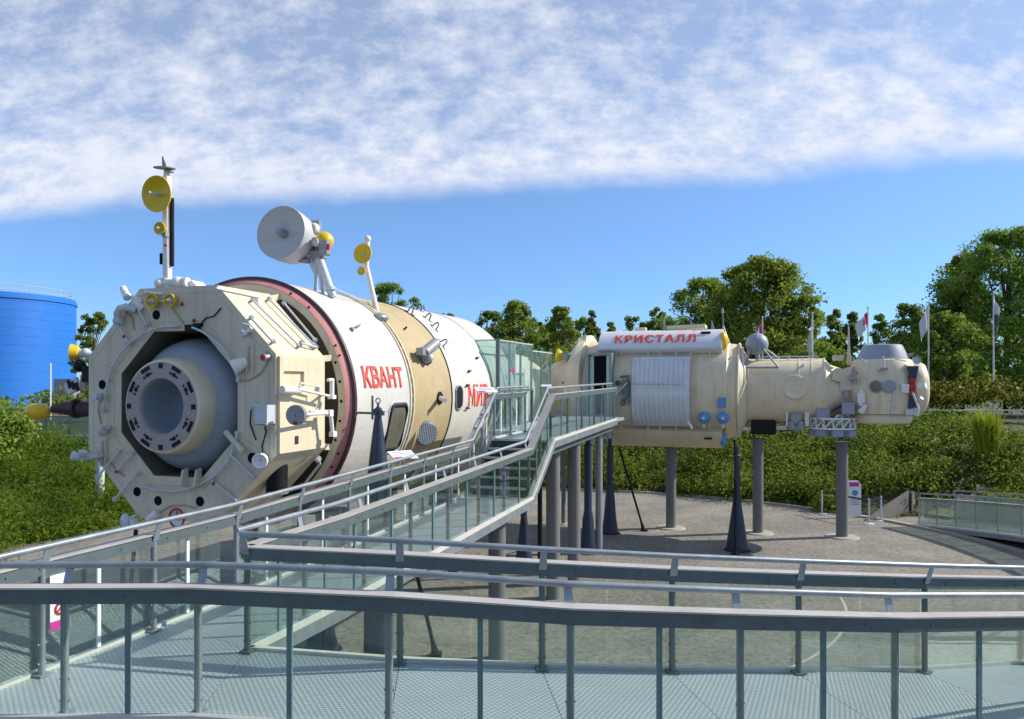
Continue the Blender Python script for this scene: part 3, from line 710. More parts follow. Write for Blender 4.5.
# steps
st = thing('staircase', 'short flight of dark open steps with pale nosings at the end of the ramp', 'stairs', (Lp[2]+Rp[2])/2)
ns = 6; rise = (3.66-2.70)/ns
for k in range(ns):
    f0, f1 = k/ns, (k+1)/ns
    l0 = Lp[2].lerp(Lp[3], f0); l1 = Lp[2].lerp(Lp[3], f1); r0 = Rp[2].lerp(Rp[3], f0); r1 = Rp[2].lerp(Rp[3], f1)
    z = 2.70 + rise*(k+1)
    q = [V((p.x, p.y, z)) for p in (l0 + tx*.08, r0 - tx*.08, r1 - tx*.08 + ax*.02, l1 + tx*.08 + ax*.02)]
    mb = MB().prism(q, (0,0,-.035)); tr = part('tread', mb, M['stair'], st)
    mb = MB().beam(q[0] + V((0,0,.002)) - ax*.012, q[1] + V((0,0,.002)) - ax*.012, 0.03, 0.04); part('nosing', mb, M['kerb'], tr)
    q = [V((p.x, p.y, z-.037)) for p in (l0 + tx*.1 + ax*.03, r0 - tx*.1 + ax*.03)]
    mb = MB().prism([q[0], q[1], q[1] - V((0,0,rise-.04)), q[0] - V((0,0,rise-.04))], ax*.01); part('riser', mb, M['stair'], st)
for P in (Lp, Rp):
    sg = 1 if P is Lp else -1
    mb = MB().prism([P[2] + tx*sg*.02 + V((0,0,.1)), P[3] + tx*sg*.02 + V((0,0,.1)), P[3] + tx*sg*.02 - V((0,0,.18)), P[2] + tx*sg*.02 - V((0,0,.18))], tx*sg*.04); part('stringer', mb, M['steel'], st)
# upper landing
def KP(u, s, z): p = KC + tx*u + ax*s; p.z = z; return p
deck('upper_deck', [Lp[3], Rp[3], Rp[4], KP(3.05, 12.6, 3.74)], 0.08)
deck('upper_deck', [KP(2.16, 7.3, 3.674), KP(3.05, 7.3, 3.674), KP(3.05, 12.6, 3.74), KP(2.16, 12.6, 3.74)], 0.08)
deck('upper_deck', [KP(2.16, 12.6, 3.744), KP(4.1, 12.6, 3.744), KP(4.1, 14.4, 3.744), KP(2.16, 14.4, 3.744)], 0.08)
mb = MB(); mb.beam(Rp[3] - tx*.15 - V((0,0,.2)), Rp[4] - tx*.15 - V((0,0,.2)), 0.1, 0.24); mb.beam(Lp[3] + tx*.15 - V((0,0,.2)), KP(3.0, 12.5, 3.5), 0.1, 0.24)
single('landing_girder', mb, M['steeld'], kind='structure')

# ------------------------------------------------------------------ supports
def column(x, y, top, r, label, footing=True, mat='column'):
    t = thing('support_column', label, 'column', (x, y, 0), 0, 'grey support columns')
    mb = MB(); mb.tube((x, y, 0.0), (x, y, top), r, n=28); part('shaft', mb, M[mat], t)
    mb = MB(); mb.box((x, y, top-0.02), (r*2.5, r*2.5, 0.05)); part('head_plate', mb, M['steeld'], t)
    if footing:
        mb = MB(); mb.lathe([(0.01, .035), (r*2.7, .035), (r*2.9, 0.0)], (x, y, 0.0), n=28); part('footing', mb, M['concrete'], t)
def col_px(px, py, top, r, label, **k):
    p = G(px, py); column(p.x, p.y, top, r, label, **k)
col_px(671, 528, 2.75, 0.165, 'grey column under the long cream box of the far module')
col_px(758, 533, 3.0, 0.165, 'grey column under the dark collar of the narrow module')
col_px(842, 537, 2.95, 0.175, 'grey column below the round truss ring, rightmost of the columns')
col_px(497, 659, 2.42, 0.15, 'grey column under the right edge of the ramp behind the two railings', footing=False)
col_px(553, 598, 3.42, 0.155, 'thick grey column under the start of the upper landing, next to the steps', footing=False)
col_px(574, 583, 3.44, 0.155, 'thick grey column under the landing, right of its twin', footing=False)
col_px(563.5, 524, 2.9, 0.075, 'thin pale column standing far back between the two thick columns')
col_px(599, 552, 3.45, 0.10, 'slim blue grey post under the end of the landing', footing=False, mat='grey')
col_px(590.5, 553, 3.45, 0.05, 'very thin post under the end of the landing', footing=False, mat='grey')
col_px(540, 575, 3.4, 0.06, 'thin dark post left of the thick landing columns', footing=False, mat='black')
col_px(378, 654, 2.4, 0.125, 'dark grey column below the big white module seen through the railing glass', footing=False)
p = W(100, 497, 27.5); column(p.x, p.y, 3.2, 0.15, 'pale column on the left bank behind the octagonal module end', footing=False, mat='rail')
def cone(x, y, top, rb, rs_, hf, label, tip=False):
    prof = [(0.01, 0.0), (rb, 0.0), (rb*0.98, 0.06), (rb*0.72, hf*0.35), (rs_*1.45, hf*0.78), (rs_, hf), (rs_, top-0.25), (rs_*0.6, top-.22), (rs_*0.6, top), (0.01, top)]
    if tip: prof = [(0.01, 0.0), (rb, 0.0), (rb*0.98, 0.06), (rb*0.9, top-1.4), (rb*0.82, top-1.25)] + [(rb*.8, top-1.24), (rb*0.42, top-.5), (rb*.40, top-.46), (rb*0.22, top-.14), (rb*.3, top-.13), (rb*.3, top-.06), (0.01, top)]
    t = thing('support_cone', label, 'support', (x, y, 0), 0, 'navy support cones')
    mb = MB(); mb.lathe(prof, (x, y, 0), n=36); part('shaft', mb, M['navy'], t, angle=30)
    mb = MB(); mb.lathe([(rb+.05, 0.0), (rb+.05, .02), (rb-.02, .02)], (x, y, 0.0), n=36); part('base_ring', mb, M['black'], t)
    return t
p = G(737, 550); cone(p.x, p.y, 2.95, 0.32, 0.085, 1.7, 'navy flared support cone in full view on the open court')
p = G(610, 533); cone(p.x, p.y, 3.0, 0.27, 0.10, 1.5, 'navy flared cone behind the landing posts, left of the leaning black strut')
p = G(588, 553); cone(p.x, p.y, 3.3, 0.26, 0.11, 1.2, 'navy flared cone half hidden between the slim landing posts')
p = G(524, 560); cone(p.x, p.y, 3.0, 0.24, 0.08, 1.2, 'navy cone foot seen just under the lower edge of the ramp')
p = G(322, 650); cone(p.x, p.y, 2.5, 0.30, 0.09, 1.0, 'dark cone foot below the ramp seen through the nearest glass')
pc = KP(2.50, 1.62, 0)
t = cone(pc.x, pc.y, 4.42, 0.235, 0.1, 1.4, 'large navy pointed cone standing against the white module beside its window', tip=True)
mb = MB(); mb.lathe([(0.04 + 0.010*math.cos(q), 0.010*math.sin(q)) for q in [i*math.pi/4 for i in range(9)]], (pc.x, pc.y, 4.5), tuple(-ax), 18); mb.tube((pc.x, pc.y, 4.40), (pc.x, pc.y, 4.46), .02); part('lifting_ring', mb, M['steeld'], t)
mb = MB(); mb.tube((pc.x, pc.y, 4.3), KP(2.06, 1.7, 4.3), 0.02); mb.tube(KP(2.41, 1.6, 4.2), KP(2.41, 1.6, 4.58), 0.018); mb.box((pc.x, pc.y, 4.3), (0.2, 0.1, 0.07)); part('bracket', mb, M['steeld'], t)
def strut(a, b, label, r=0.035):
    mb = MB(); mb.tube(a, b, r, n=10); mb.tube(b, b + (a-b).normalized()*0.3, r*2.2, r, n=10); mb.box((b.x, b.y, 0.03), (.2, .2, .06))
    return single('tie_rod', mb, M['black'], label, 'strut', 'black tie rods')
strut(W(619, 447, 25.3), G(644, 531), 'black leaning tie rod under the lettered module, right of the navy cone')
strut(W(735, 440, 22.4), G(735, 556), 'black upright tie rod in front of the full navy cone')
strut(W(417, 575, 13.6), G(436, 656), 'black leaning tie rod under the ramp, seen between the two railings')
strut(W(519, 505, 19.5), G(530, 548), 'short black tie rod below the foot of the steps')
strut(W(136, 530, 13.3), G(124, 655), 'black leaning tie rod under the octagonal module end, behind the railing glass')

# ------------------------------------------------------------------ right hand ramp, sign and barriers
def ringp(a, r, z): return V((CO.x + r*math.cos(R_(a)), CO.y + r*math.sin(R_(a)), z))
ra = [ringp(a, 14.6, 0.02 + max(0, (24-a))/32*0.75) for a in (22.5, 17, 11, 4, -4)]
railing('ramp_railing', 'frosted glass railing of the low ramp at the right edge of the court', ra, (1, 0, 0), [0, 0.5, 1, 1.5, 2, 2.5, 3, 3.5, 4], None, glass='glassf', fins=False, hand=1.04, post_mat='steel', inset=.06, beam_mat='steel', beam_h=0.05)
rb_ = [ringp(a, 16.4, 0.02 + max(0, (24-a))/32*0.75) for a in (22.5, 17, 11, 4, -4)]
railing('ramp_railing', 'plain rear railing of the low ramp, along the planted bank', rb_, (-1, 0, 0), [0, 1, 2, 3, 4], None, glass='glassf', fins=False, hand=1.04, post_mat='steel', inset=.06, beam_mat='steel', beam_h=0.05)
for i in range(4): deck('ramp_deck', [ra[i] + V((0,0,-.01)), ra[i+1] + V((0,0,-.01)), rb_[i+1] + V((0,0,-.01)), rb_[i] + V((0,0,-.01))], 0.1, 'concrete')
a0 = G(866, 521); b0 = W(909, 492, 27.6); c0 = V((b0.x, b0.y, 0)); e0 = W(930, 492, 29.5)
mb = MB(); mb.prism([a0, c0, b0 + V((0,0,.05)), b0 - (b0-a0)*.12 + V((0,0,.05)), a0 + V((0,0,.06))], (0.1, 0.25, 0)); mb.prism([c0 + V((.1,0,0)), V((e0.x, e0.y, 0)), e0, b0 + V((.1,0,0))], (0, 0.22, 0))
single('wing_wall', mb, M['wing'], 'sloping concrete wing wall where the bank meets the low ramp', 'wall', bevel=0.015)
p = W(855, 510, 27.2); dz = p.y
t = thing('info_totem', 'white upright information board with a purple head, in the shrubs behind the rightmost column', 'sign', (p.x, dz, 0))
w2 = 6.2*dz/F; z1 = W(0, 481, dz).z
mb = MB(); mb.prism([(p.x-w2, dz, 0.05), (p.x+w2, dz, 0.05), (p.x+w2, dz, z1-.12), (p.x+w2-.1, dz, z1), (p.x-w2, dz, z1)], (0, 0.08, 0)); part('board', mb, M['signw'], t)
mb = MB(); mb.box((p.x-.03, dz-.008, z1-.12), (w2*1.5, 0.01, 0.14)); part('header', mb, M['magenta'], t)
mb = MB(); mb.lathe([(0.01, 0), (.10, 0), (.10, .01), (.01, .01)], (p.x, dz-.012, z1-.42), (0, 1, 0), 20); part('emblem', mb, M['lblue'], t)
mb = MB()
for k in range(4): mb.box((p.x, dz-.006, z1-.62-.07*k), (w2*1.3, 0.008, 0.02))
part('text_lines', mb, M['ink'], t)
bp_ = [G(822, 514), G(869, 524), G(881, 521)]
for k, p in enumerate(bp_):
    t = thing('barrier_post', ['silver barrier post at the left end of the blue belt', 'silver barrier post at the corner of the blue belt', 'silver barrier post by the concrete wing wall'][k], 'barrier post', p, 0, 'belt barrier posts')
    mb = MB(); mb.tube(p, p + V((0,0,.86)), .03); part('pole', mb, M['rail'], t)
    mb = MB(); mb.lathe([(.01, .04), (.08, .035), (.17, .015), (.17, 0)], p, n=20); part('foot', mb, M['rail'], t)
for k, (a, b) in enumerate(((bp_[0], bp_[1]), (bp_[1], bp_[2]))):
    mb = MB(); mb.beam(a + V((.03,0,.8)), b + V((-.03,0,.8)), 0.01, 0.06)
    single('barrier_belt', mb, M['navy'], ['long blue belt between the left and corner barrier posts', 'short blue belt between the corner post and the wing wall post'][k], 'belt')
# railing on the bank tops
def simple_rail(label, pts, h, bars=2, name='bank_railing'):
    t = thing(name, label, 'railing', pts[0]); up = V((0,0,1))
    for a, b in zip(pts, pts[1:]):
        for k in range(bars): mb = MB(); mb.tube(a + up*h*(k+1)/bars, b + up*h*(k+1)/bars, 0.035); part('rail', mb, M['rail'], t)
        n = max(1, int((b-a).length/2.4))
        for k in range(n+1): mb = MB(); q = a.lerp(b, k/n); mb.tube(q - up*.2, q + up*h, 0.035); part('post', mb, M['rail'], t)
    return t
simple_rail('grey tube railing along the top of the right bank before the olive hedge', [W(905, 424, 40), W(985, 424, 39.5), W(1075, 425, 38)], 0.7, 1)
A = [W(-30, 440, 33), W(22, 440, 33), W(92, 440, 33.5), W(150, 440, 34)]
A = [V((p.x, p.y, 2.45)) for p in A]
railing('footbridge_railing', 'glass railing of the footbridge on the left bank below the blue tank', A, (0, 1, 0), [0, 0.5, 1, 1.33, 1.67, 2, 2.5, 3], None, glass='glassf', fins=False, post_mat='steel', beam_mat='steel', beam_h=0.05)
for i in range(3): deck('footbridge_deck', [A[i] + V((0,.02,0)), A[i+1] + V((0,.02,0)), A[i+1] + V((0, 1.5, 0)), A[i] + V((0, 1.5, 0))], 0.3, 'steeld')
# ------------------------------------------------------------------ space modules
def fp(px, py, o=0.0): return hit_plane(MK, px, py, (0, 1, 0), -o)
def rp(px, py, o=0.0): return hit_plane(MK, px, py, (1, 0, 0), AP + o)
def dp(px, py, o=0.0): return hit_plane(MK, px, py, (1, 0, 1), (AP + o) * math.sqrt(2))
def lowp(px, py, o=0.0): return hit_plane(MK, px, py, (1, 0, -1), (AP + o) * math.sqrt(2))
AP = 1.76; API = 1.10; SB = 1.22; RB = 2.09
def octv(ap, y):
    R = ap / math.cos(math.pi/8)
    return [V((R*math.cos(math.pi/8 + k*math.pi/4), y, R*math.sin(math.pi/8 + k*math.pi/4))) for k in range(8)]
FY = V((0, -1, 0))
def module(label, base):
    return thing('station_module', label, 'space module', base, -TH)
kv = module('big white and cream module nearest the camera, with an octagonal docking end', KP(0, 1.8, 2.38))
def kp_(name, mb, mat, parent=None, **k): return part(name, mb, M[mat], parent or kv, MK, **k)
# octagonal shell: outer skin, front annulus, inner tunnel
o0, o1, i0, i1 = octv(AP, 0), octv(AP, SB), octv(API, 0), octv(API, 0.55)
mb = MB(); n = 8
mb.add(o0 + o1, [(k, (k+1) % n, n+(k+1) % n, n+k) for k in range(n)])
b2 = octv(1.0, SB); mb.add(o1 + b2, [(k, (k+1) % n, n+(k+1) % n, n+k) for k in range(n)])
kp_('octagonal_shell', mb, 'cream')
mb = MB(); of_, oi_ = octv(AP+.004, -.012), octv(AP+.004, 0.0); ii_ = octv(API, -.012)
mb.add(of_ + oi_ + ii_ + i0, [(k, (k+1) % n, n+(k+1) % n, n+k) for k in range(n)] + [(k, 2*n+k, 2*n+(k+1) % n, (k+1) % n) for k in range(n)] + [(2*n+k, 3*n+k, 3*n+(k+1) % n, 2*n+(k+1) % n) for k in range(n)])
kp_('front_plate', mb, 'front')
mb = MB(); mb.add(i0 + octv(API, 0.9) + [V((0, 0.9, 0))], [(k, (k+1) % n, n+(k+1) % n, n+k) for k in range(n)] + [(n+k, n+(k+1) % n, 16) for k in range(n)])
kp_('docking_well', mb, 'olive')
mb = MB()
for k in range(8):                                   # raised rim plates and panel seams round the opening
    a, b = octv(AP-0.02, -0.012)[k], octv(API+0.02, -0.012)[k]
    mb.beam(a.lerp(b, .45), a.lerp(b, .95), 0.005, 0.006, up=(0, 1, 0))
for k in range(8):
    for ap in (API + .14, AP - .10):
        a, b = octv(ap, -.012)[k], octv(ap, -.012)[(k+1) % 8]; mb.beam(a, b, .004, .005, up=(0, 1, 0))
kp_('panel_seams', mb, 'tan')
# cables clipped to the end face
for pl in ([(199, 326), (206, 318), (214, 316), (221, 308)], [(186, 327), (178, 316), (172, 308)], [(100, 398), (98, 410), (101, 424)], [(104, 457), (110, 462), (116, 470), (124, 476)],
           [(263, 420), (266, 432), (262, 446), (263, 454)], [(251, 410), (250, 424), (256, 440)], [(160, 512), (170, 506), (184, 505), (196, 508)], [(122, 308), (132, 318), (134, 330)], [(268, 360), (262, 372), (250, 380), (240, 381)]):
    mb = MB(); mb.path([fp(x, y, .02 + .012*(i % 2)) for i, (x, y) in enumerate(pl)], .010, 6); kp_('cable', mb, 'black' if pl[0][0] % 2 else 'tan')
# docking cone and ring, a little off centre to the lower left as in the photo
DC = V((-0.02, 0, -0.03))
mb = MB(); mb.lathe([(0.70, 0.0), (0.74, -.03), (0.86, -.10), (0.98, -.24), (1.04, -.42), (1.055, -.6), (1.06, -.85)], DC + V((0, -.03, 0)), FY, 72)
kp_('docking_cone', mb, 'bluegrey')
mb = MB(); mb.lathe([(0.655, .315), (0.69, .30), (0.715, .22), (0.735, 0.0), (0.70, -0.02)], DC, FY, 72); kp_('docking_collar', mb, 'cream')
mb = MB(); mb.lathe([(0.655, .315), (0.655, .325), (0.42, .325), (0.40, .30), (0.395, .25)], DC, FY, 72); dr = kp_('docking_ring', mb, 'speckle')
mb = MB(); mb.lathe([(0.397, .27), (0.40, .10), (0.385, -.05), (0.33, -.22), (0.22, -.34), (0.02, -.40)], DC, FY, 64); kp_('docking_bowl', mb, 'bluegrey')
for k, aa in enumerate((-90, -62, -28, 0, 28, 62, 90, 118, 152, 180, 208, 242)):
    a = R_(aa); mb = MB(); e = V((math.cos(a), 0, math.sin(a))); tt = V((-math.sin(a), 0, math.cos(a)))
    M3 = Matrix((tt, V((0, 1, 0)), e)).transposed()
    if aa % 90 == 0: mb.box(DC + e*0.60 + V((0, -.327, 0)), (0.075, .012, .075), M3)
    else:
        mb.box(DC + e*0.61 + V((0, -.327, 0)), (0.17, .012, .055), M3, )
        mb.box(DC + e*0.525 + V((0, -.328, 0)), (0.06, .014, .05), M3); mb.box(DC + e*0.515 + tt*.07 + V((0, -.328, 0)), (0.03, .014, .03), M3); mb.box(DC + e*0.515 - tt*.06 + V((0, -.328, 0)), (0.04, .014, .025), M3)
    kp_('latch', mb, 'black', dr)
mb = MB(); mb.sphere(fp(148, 408, -.1) , 0.028, 12); kp_('red_knob', mb, 'redd')
# handrails on the front
def rails(parent, frame, polys, conv, r=0.017, so=0.075, mat='rail', name='handrail', foot=True):
    for pl in polys:
        pts = [conv(x, y, so) for x, y in pl]; fa = conv(*pl[0], 0.0); fb = conv(*pl[-1], 0.0)
        mb = MB(); mb.path(pts, r, 8)
        for a, b in ((pts[0], fa), (pts[-1], fb)):
            mb.tube(b, a, r*1.2, n=8); mb.tube(b, b + (a-b)*0.12, r*2.6, n=10)
        if len(pts) > 3:
            for q in range(2, len(pts)-1, 3): mb.tube(pts[q], conv(*pl[q], 0.0), r*0.9, n=8)
        part(name, mb, M[mat], parent, frame)
rails(kv, MK, [
    [(104, 411), (105, 395), (108, 380), (112, 367), (121, 352), (132, 341), (147, 331.5), (161, 327), (177.5, 326)],
    [(192.5, 327.5), (202, 331.5), (213, 339), (223.7, 349.3), (230, 361), (235, 371), (238.4, 380)],
    [(144.5, 486.7), (156, 490), (175, 491.4), (189, 489), (201, 483.7), (213, 477), (224.7, 464.7), (231, 454), (237.4, 433.4)],
    [(230.5, 455), (253, 477)], [(212, 481), (236, 500.5)], [(119, 451), (97.6, 477)], [(132.7, 453), (116, 471.5)], [(137.5, 473), (115, 499)],
    [(116, 321), (128, 343.5)], [(134.7, 302.5), (146.4, 325)]], fp)
mb = MB()
for px, py, r in ((157, 315, .072), (103, 384.5, .072), (137.8, 491.5, .072), (158.7, 500.5, .072), (200.6, 501.3, .075), (253, 458, .08)):
    mb = MB(); mb.lathe([(r, .01), (r, .018), (.004, .018)], fp(px, py) , FY, 24); kp_('vent_opening', mb, 'dark')  # solid black disc, shade of the hole put into its colour
for px, py, o in ((182, 304, .02), (194, 320.5, .02), (124, 336.6, .08), (116.5, 471.5, .08), (213.5, 483.5, .09)): mb = MB(); mb.sphere(fp(px, py, o), 0.028, 10); kp_('red_marker', mb, 'redd')
mb = MB(); mb.box(fp(193, 328, .03), (0.26, .06, .10)); mb.box(fp(198, 325, .04), (.14, .07, .05)); kp_('black_connector', mb, 'black')
mb = MB()
for px, py in ((187.5, 476), (201, 476)):
    c = fp(px, py); mb = MB(); mb.prism([c + V((-.02, 0, .12)), c + V((-.02, -.10, .10)), c + V((-.02, -.16, -.13)), c + V((-.02, 0, -.16))], (.04, 0, 0)); kp_('cream_bracket', mb, 'front', bevel=0.004)
mb = MB(); mb.tube(fp(226, 432, .02), fp(243, 452, .1), 0.045); kp_('stub_tube', mb, 'front')
mb = MB()
for px, y0, y1 in ((249, 346, 372), (254.5, 344, 372), (103.5, 441, 466), (108, 438, 462)):
    a = fp(px, y0); b = fp(px, y1); mb = MB(); mb.beam(a - V((0, .02, 0)), b - V((0, .04, 0)), 0.02, 0.05, up=(0, 1, 0)); kp_('thin_fin', mb, 'front')
def bell(c, d, r0, r1, L, ribs=5):                   # ribbed nozzle
    mb = MB(); prof = [(0.01, 0)]
    for k in range(ribs*2+1):
        f = k/(ribs*2); rr_ = r0 + (r1-r0)*math.sin(f*1.57); prof.append((rr_*(1.0 if k % 2 else 0.9), L*f))
    prof += [(r1*0.85, L), (r1*.5, L*0.75), (0.01, L*.7)]
    mb.lathe(prof, c, d, 20); return mb
for px, py, d in ((247, 361, (-.75, -.5, -.45)), (263, 458, (.35, -.75, -.1))):
    kp_('thruster_bell', bell(fp(px, py, .04), V(d).normalized(), .06, .115, .22), 'whitep')
mb = MB(); mb.tube(fp(253, 406), fp(250.5, 406, .12), .04); mb.sphere(fp(254, 406, .06), .06, 14); kp_('small_nozzle', mb, 'rail')
mb = MB(); mb.tube(fp(270, 356.5), fp(264, 357.5, .12), .045, .035); mb.lathe([(.012, 0), (.05, 0), (.05, .03), (.012, .03)], fp(264, 357.5, .12), FY, 16); mb.tube(fp(268, 352), fp(268, 360, .03), .03); n_ = kp_('sensor_head', mb, 'grey')
mb = MB(); mb.lathe([(.004, 0), (.042, 0), (.042, .02), (.004, .02)], fp(263.5, 357.5, .15), FY, 16); kp_('red_cap', mb, 'redd', n_)
mb = MB(); c = fp(265, 414, .1); mb.box(c, (.22, .2, .28)); mb.prism([c + V((-.11, -.1, -.14)), c + V((.11, -.1, -.14)), c + V((.11, .1, -.22))], (0, .03, 0)); kp_('white_box', mb, 'rail', bevel=0.012)
mb = MB(); mb.tube(fp(243, 337), fp(251, 328, .1), .025); mb.tube(fp(250, 326, .1), fp(243, 324, .12), .018); mb.tube(fp(251, 328, .1), fp(243, 334, .16), .03); mb.sphere(fp(242.5, 332, .1), .03, 10); kp_('clip_bracket', mb, 'rail')
mb = MB(); mb.tube(fp(102, 397), fp(97, 396.5, .14), .07, .05); mb.tube(fp(97, 396.5, .14), fp(94, 396.5, .2), .03, .05); kp_('small_nozzle', mb, 'rail')
mb = MB(); mb.tube(fp(101, 434), fp(108, 427, .08), .04); mb.prism([fp(100, 434, .02), fp(106, 426, .12), fp(111, 426, .02), fp(107, 434, .04)], (0, -.06, 0)); kp_('clamp', mb, 'rail')
mb = MB(); mb.prism([fp(84, 449, .02), fp(92, 454, .04), fp(104, 452, .05), fp(104, 457, .05), fp(92, 459, .04), fp(88, 461, .02)], (0, -.12, 0)); mb.tube(fp(88, 454, .08), fp(76, 456, .3), .035, .05); mb.tube(fp(76, 456, .3), fp(71, 458, .38), .09, .03); kp_('thruster_arm', mb, 'rail', bevel=.006)
mb = MB(); c = fp(124, 521, .1); mb.lathe([(.01, .04), (.06, .035), (.115, 0), (.115, -.03), (.02, -.05)], c, V((-.3, -1, .1)).normalized(), 28); mb.tube(c, fp(137, 515, .05), .035, .02); kp_('white_disc_antenna', mb, 'rail')
mb = MB(); mb.tube(fp(149, 519, .1), fp(158, 513, .06), .055, .07); mb.tube(fp(146, 521, .14), fp(149, 519, .1), .035, .04); kp_('small_nozzle', mb, 'whitep'); mb = MB(); mb.box(fp(134, 522, .05), (.07, .1, .1)); kp_('small_block', mb, 'whitep')
c = fp(177, 518, .012)
mb = MB(); mb.lathe([(.004, 0), (.125, 0), (.125, -.012)], c, FY, 32); ge = kp_('round_gauge', mb, 'whitep')
mb = MB(); mb.lathe([(.125, 0), (.15, 0), (.15, .015), (.125, .015), (.125, 0)], c, FY, 32); mb.box(c + V((0, -.006, .08)), (.02, .01, .06)); mb.sphere(c, .03, 10); kp_('red_rim', mb, 'redd', ge)
# pipe elbow and cylinder on the upper left corner
mb = MB(); mb.path([fp(117.5, 320, .1), fp(117.5, 313, .12), fp(120, 308.5, .14), (fp(126, 307, .14)), fp(136, 310, .06)], .055, 14); mb.tube(fp(115, 321, .1), fp(121, 321, .1), .05); kp_('pipe_elbow', mb, 'rail')
mb = MB(); mb.tube(fp(123, 288, .05), fp(127.5, 298, .1), .05, .06); mb.tube(fp(127.5, 294, .08), fp(142, 302, .02), .025); mb.tube(fp(130, 296, .08), fp(141, 299, .0), .02); mb.tube(fp(133, 301, .08), fp(143, 309, .0), .06); kp_('corner_thruster', mb, 'whitep')
mb = MB(); mb.tube(fp(146, 292, .02), fp(163, 294, .02), .02); mb.sphere(fp(146.5, 292, .03), .035, 10); kp_('top_handrail', mb, 'whitep')
# twin yellow ring antennas
for px, py, r in ((153.5, 301, .108), (171.5, 300.5, .098)):
    c = fp(px, py, .08)
    mb = MB(); mb.lathe([(.03, -.03), (r*.8, -.03), (r, .01), (r, .05), (r*.86, .05), (r*.8, .012), (.03, .0)], c, FY, 32); ya = kp_('ring_antenna', mb, 'yellow')
    mb = MB(); mb.tube(c, c + FY*.09, .035, .02); mb.sphere(c + FY*.01, .05, 14); kp_('feed', mb, 'rail', ya)
mb = MB(); mb.tube(fp(160, 301, .06), fp(166, 301, .06), .016); kp_('antenna_link', mb, 'cream')

# -------- right-hand side face: raised skin with a niche, two arms
def rq(px0, py0, px1, py1): a = rp(px0, py0); b = rp(px1, py1); return a, b
A_ = rp(281, 371); B_ = rp(301.5, 386); Ez = AP*math.tan(math.pi/8) - .03
mb = MB(); t_ = .05; X = AP + t_/2
def slab(y0, y1, z0, z1): mb.box((X, (y0+y1)/2, (z0+z1)/2), (t_, abs(y1-y0), abs(z1-z0)))
slab(.02, A_.y, -Ez, Ez); slab(B_.y, SB-.06, -Ez, Ez); slab(A_.y, B_.y, A_.z, Ez); slab(A_.y, B_.y, -Ez, B_.z)
kp_('side_panel', mb, 'cream')
mb = MB()
for px0, py0, px1, py1 in ((282, 389.5, 299, 390.5),): mb.tube(rp(px0, py0, .16), rp(px1, py1, .16), .055)
e = rp(332, 388, .22)
for a, b, r in (((298, 389, .2), (329, 396, .22), .022), ((300, 383, .2), (320, 387, .22), .014), ((320, 387, .22), (319, 394, .22), .014), ((300, 383, .2), (300, 391, .2), .018), ((298, 389, .2), (298, 389, .0), .03), ((322, 395, .22), (322, 395, .0), .02)):
    mb.tube(rp(*a), rp(*b), r)
mb.tube(rp(332, 379.5, .22), rp(332, 397, .22), .035); mb.tube(rp(328, 380, .22), rp(333, 380, .22), .028); mb.box(rp(332, 397, .22), (.09, .1, .06)); kp_('thruster_boom', mb, 'whitep')
mb = MB(); c = rp(296.5, 415, .32); mb.lathe([(.01, .04), (.145, .04), (.145, -.04), (.01, -.04)], c, V((.15, -1, 0)).normalized(), 32)
da = kp_('disc_antenna', mb, 'grey')
mb = MB(); mb.sphere(c + V((.01, -.06, -.11)), .03, 10); kp_('red_marker', mb, 'redd', da)
mb = MB(); mb.tube(c, rp(330, 413, .24), .025); mb.tube(rp(330.5, 413, .24), rp(333, 436, .24), .03); mb.box(rp(329, 413, .24), (.1, .1, .1)); mb.box(rp(333, 434, .24), (.08, .1, .08)); mb.tube(rp(312, 412, .24), rp(312, 412, 0), .03); mb.tube(rp(310, 411, .24), rp(331, 411, .24), .014); mb.tube(rp(317, 408, .24), rp(317, 412, .24), .02)
kp_('thruster_boom', mb, 'whitep')
mb = MB(); mb.box(rp(296.5, 440, t_), (.012, .09, .12)); kp_('dark_inlet', mb, 'maroon')
# upper right slope rails
rails(kv, MK, [[(252.5, 300), (299.5, 346)], [(269, 299), (314, 345)], [(284, 303), (315, 340)], [(251, 318), (273, 342)], [(301, 343), (316, 347)]], dp, so=.07)
mb = MB(); mb.tube(dp(216, 288, .03), dp(262, 297.5, .03), .018); mb.box(dp(258, 301, .04), (.08, .08, .08)); kp_('edge_rail', mb, 'whitep')
# lower right slope: black horn and white handle
c = lowp(277, 489, .16)
mb = MB(); mb.tube(c, c + V((0.0, .02, .55)), .155, .15, 28, True); mb.lathe([(.155, 0), (.165, 0), (.165, -.06), (.02, -.08)], c, (0, 0, 1), 28)
top_ = mb
kp_('black_horn', mb, 'black')
mb = MB(); mb.lathe([(.168, -.065), (.168, -.02), (.155, -.02)], c, (0, 0, 1), 28); kp_('horn_rim', mb, 'grey')
rails(kv, MK, [[(318, 459), (320, 464), (303, 486)]], lowp, r=.022, so=.16, mat='whitep')
mb = MB()
for k in range(8):                                    # fittings tying the shell back to the flange
    a = R_(22.5 + 45*k); e = V((math.cos(a), 0, math.sin(a))); mb.beam(e*1.80 + V((0, 1.15, 0)), e*1.89 + V((0, 1.5, 0)), .07, .10)
kp_('tie_bracket', mb, 'cream', bevel=.004)
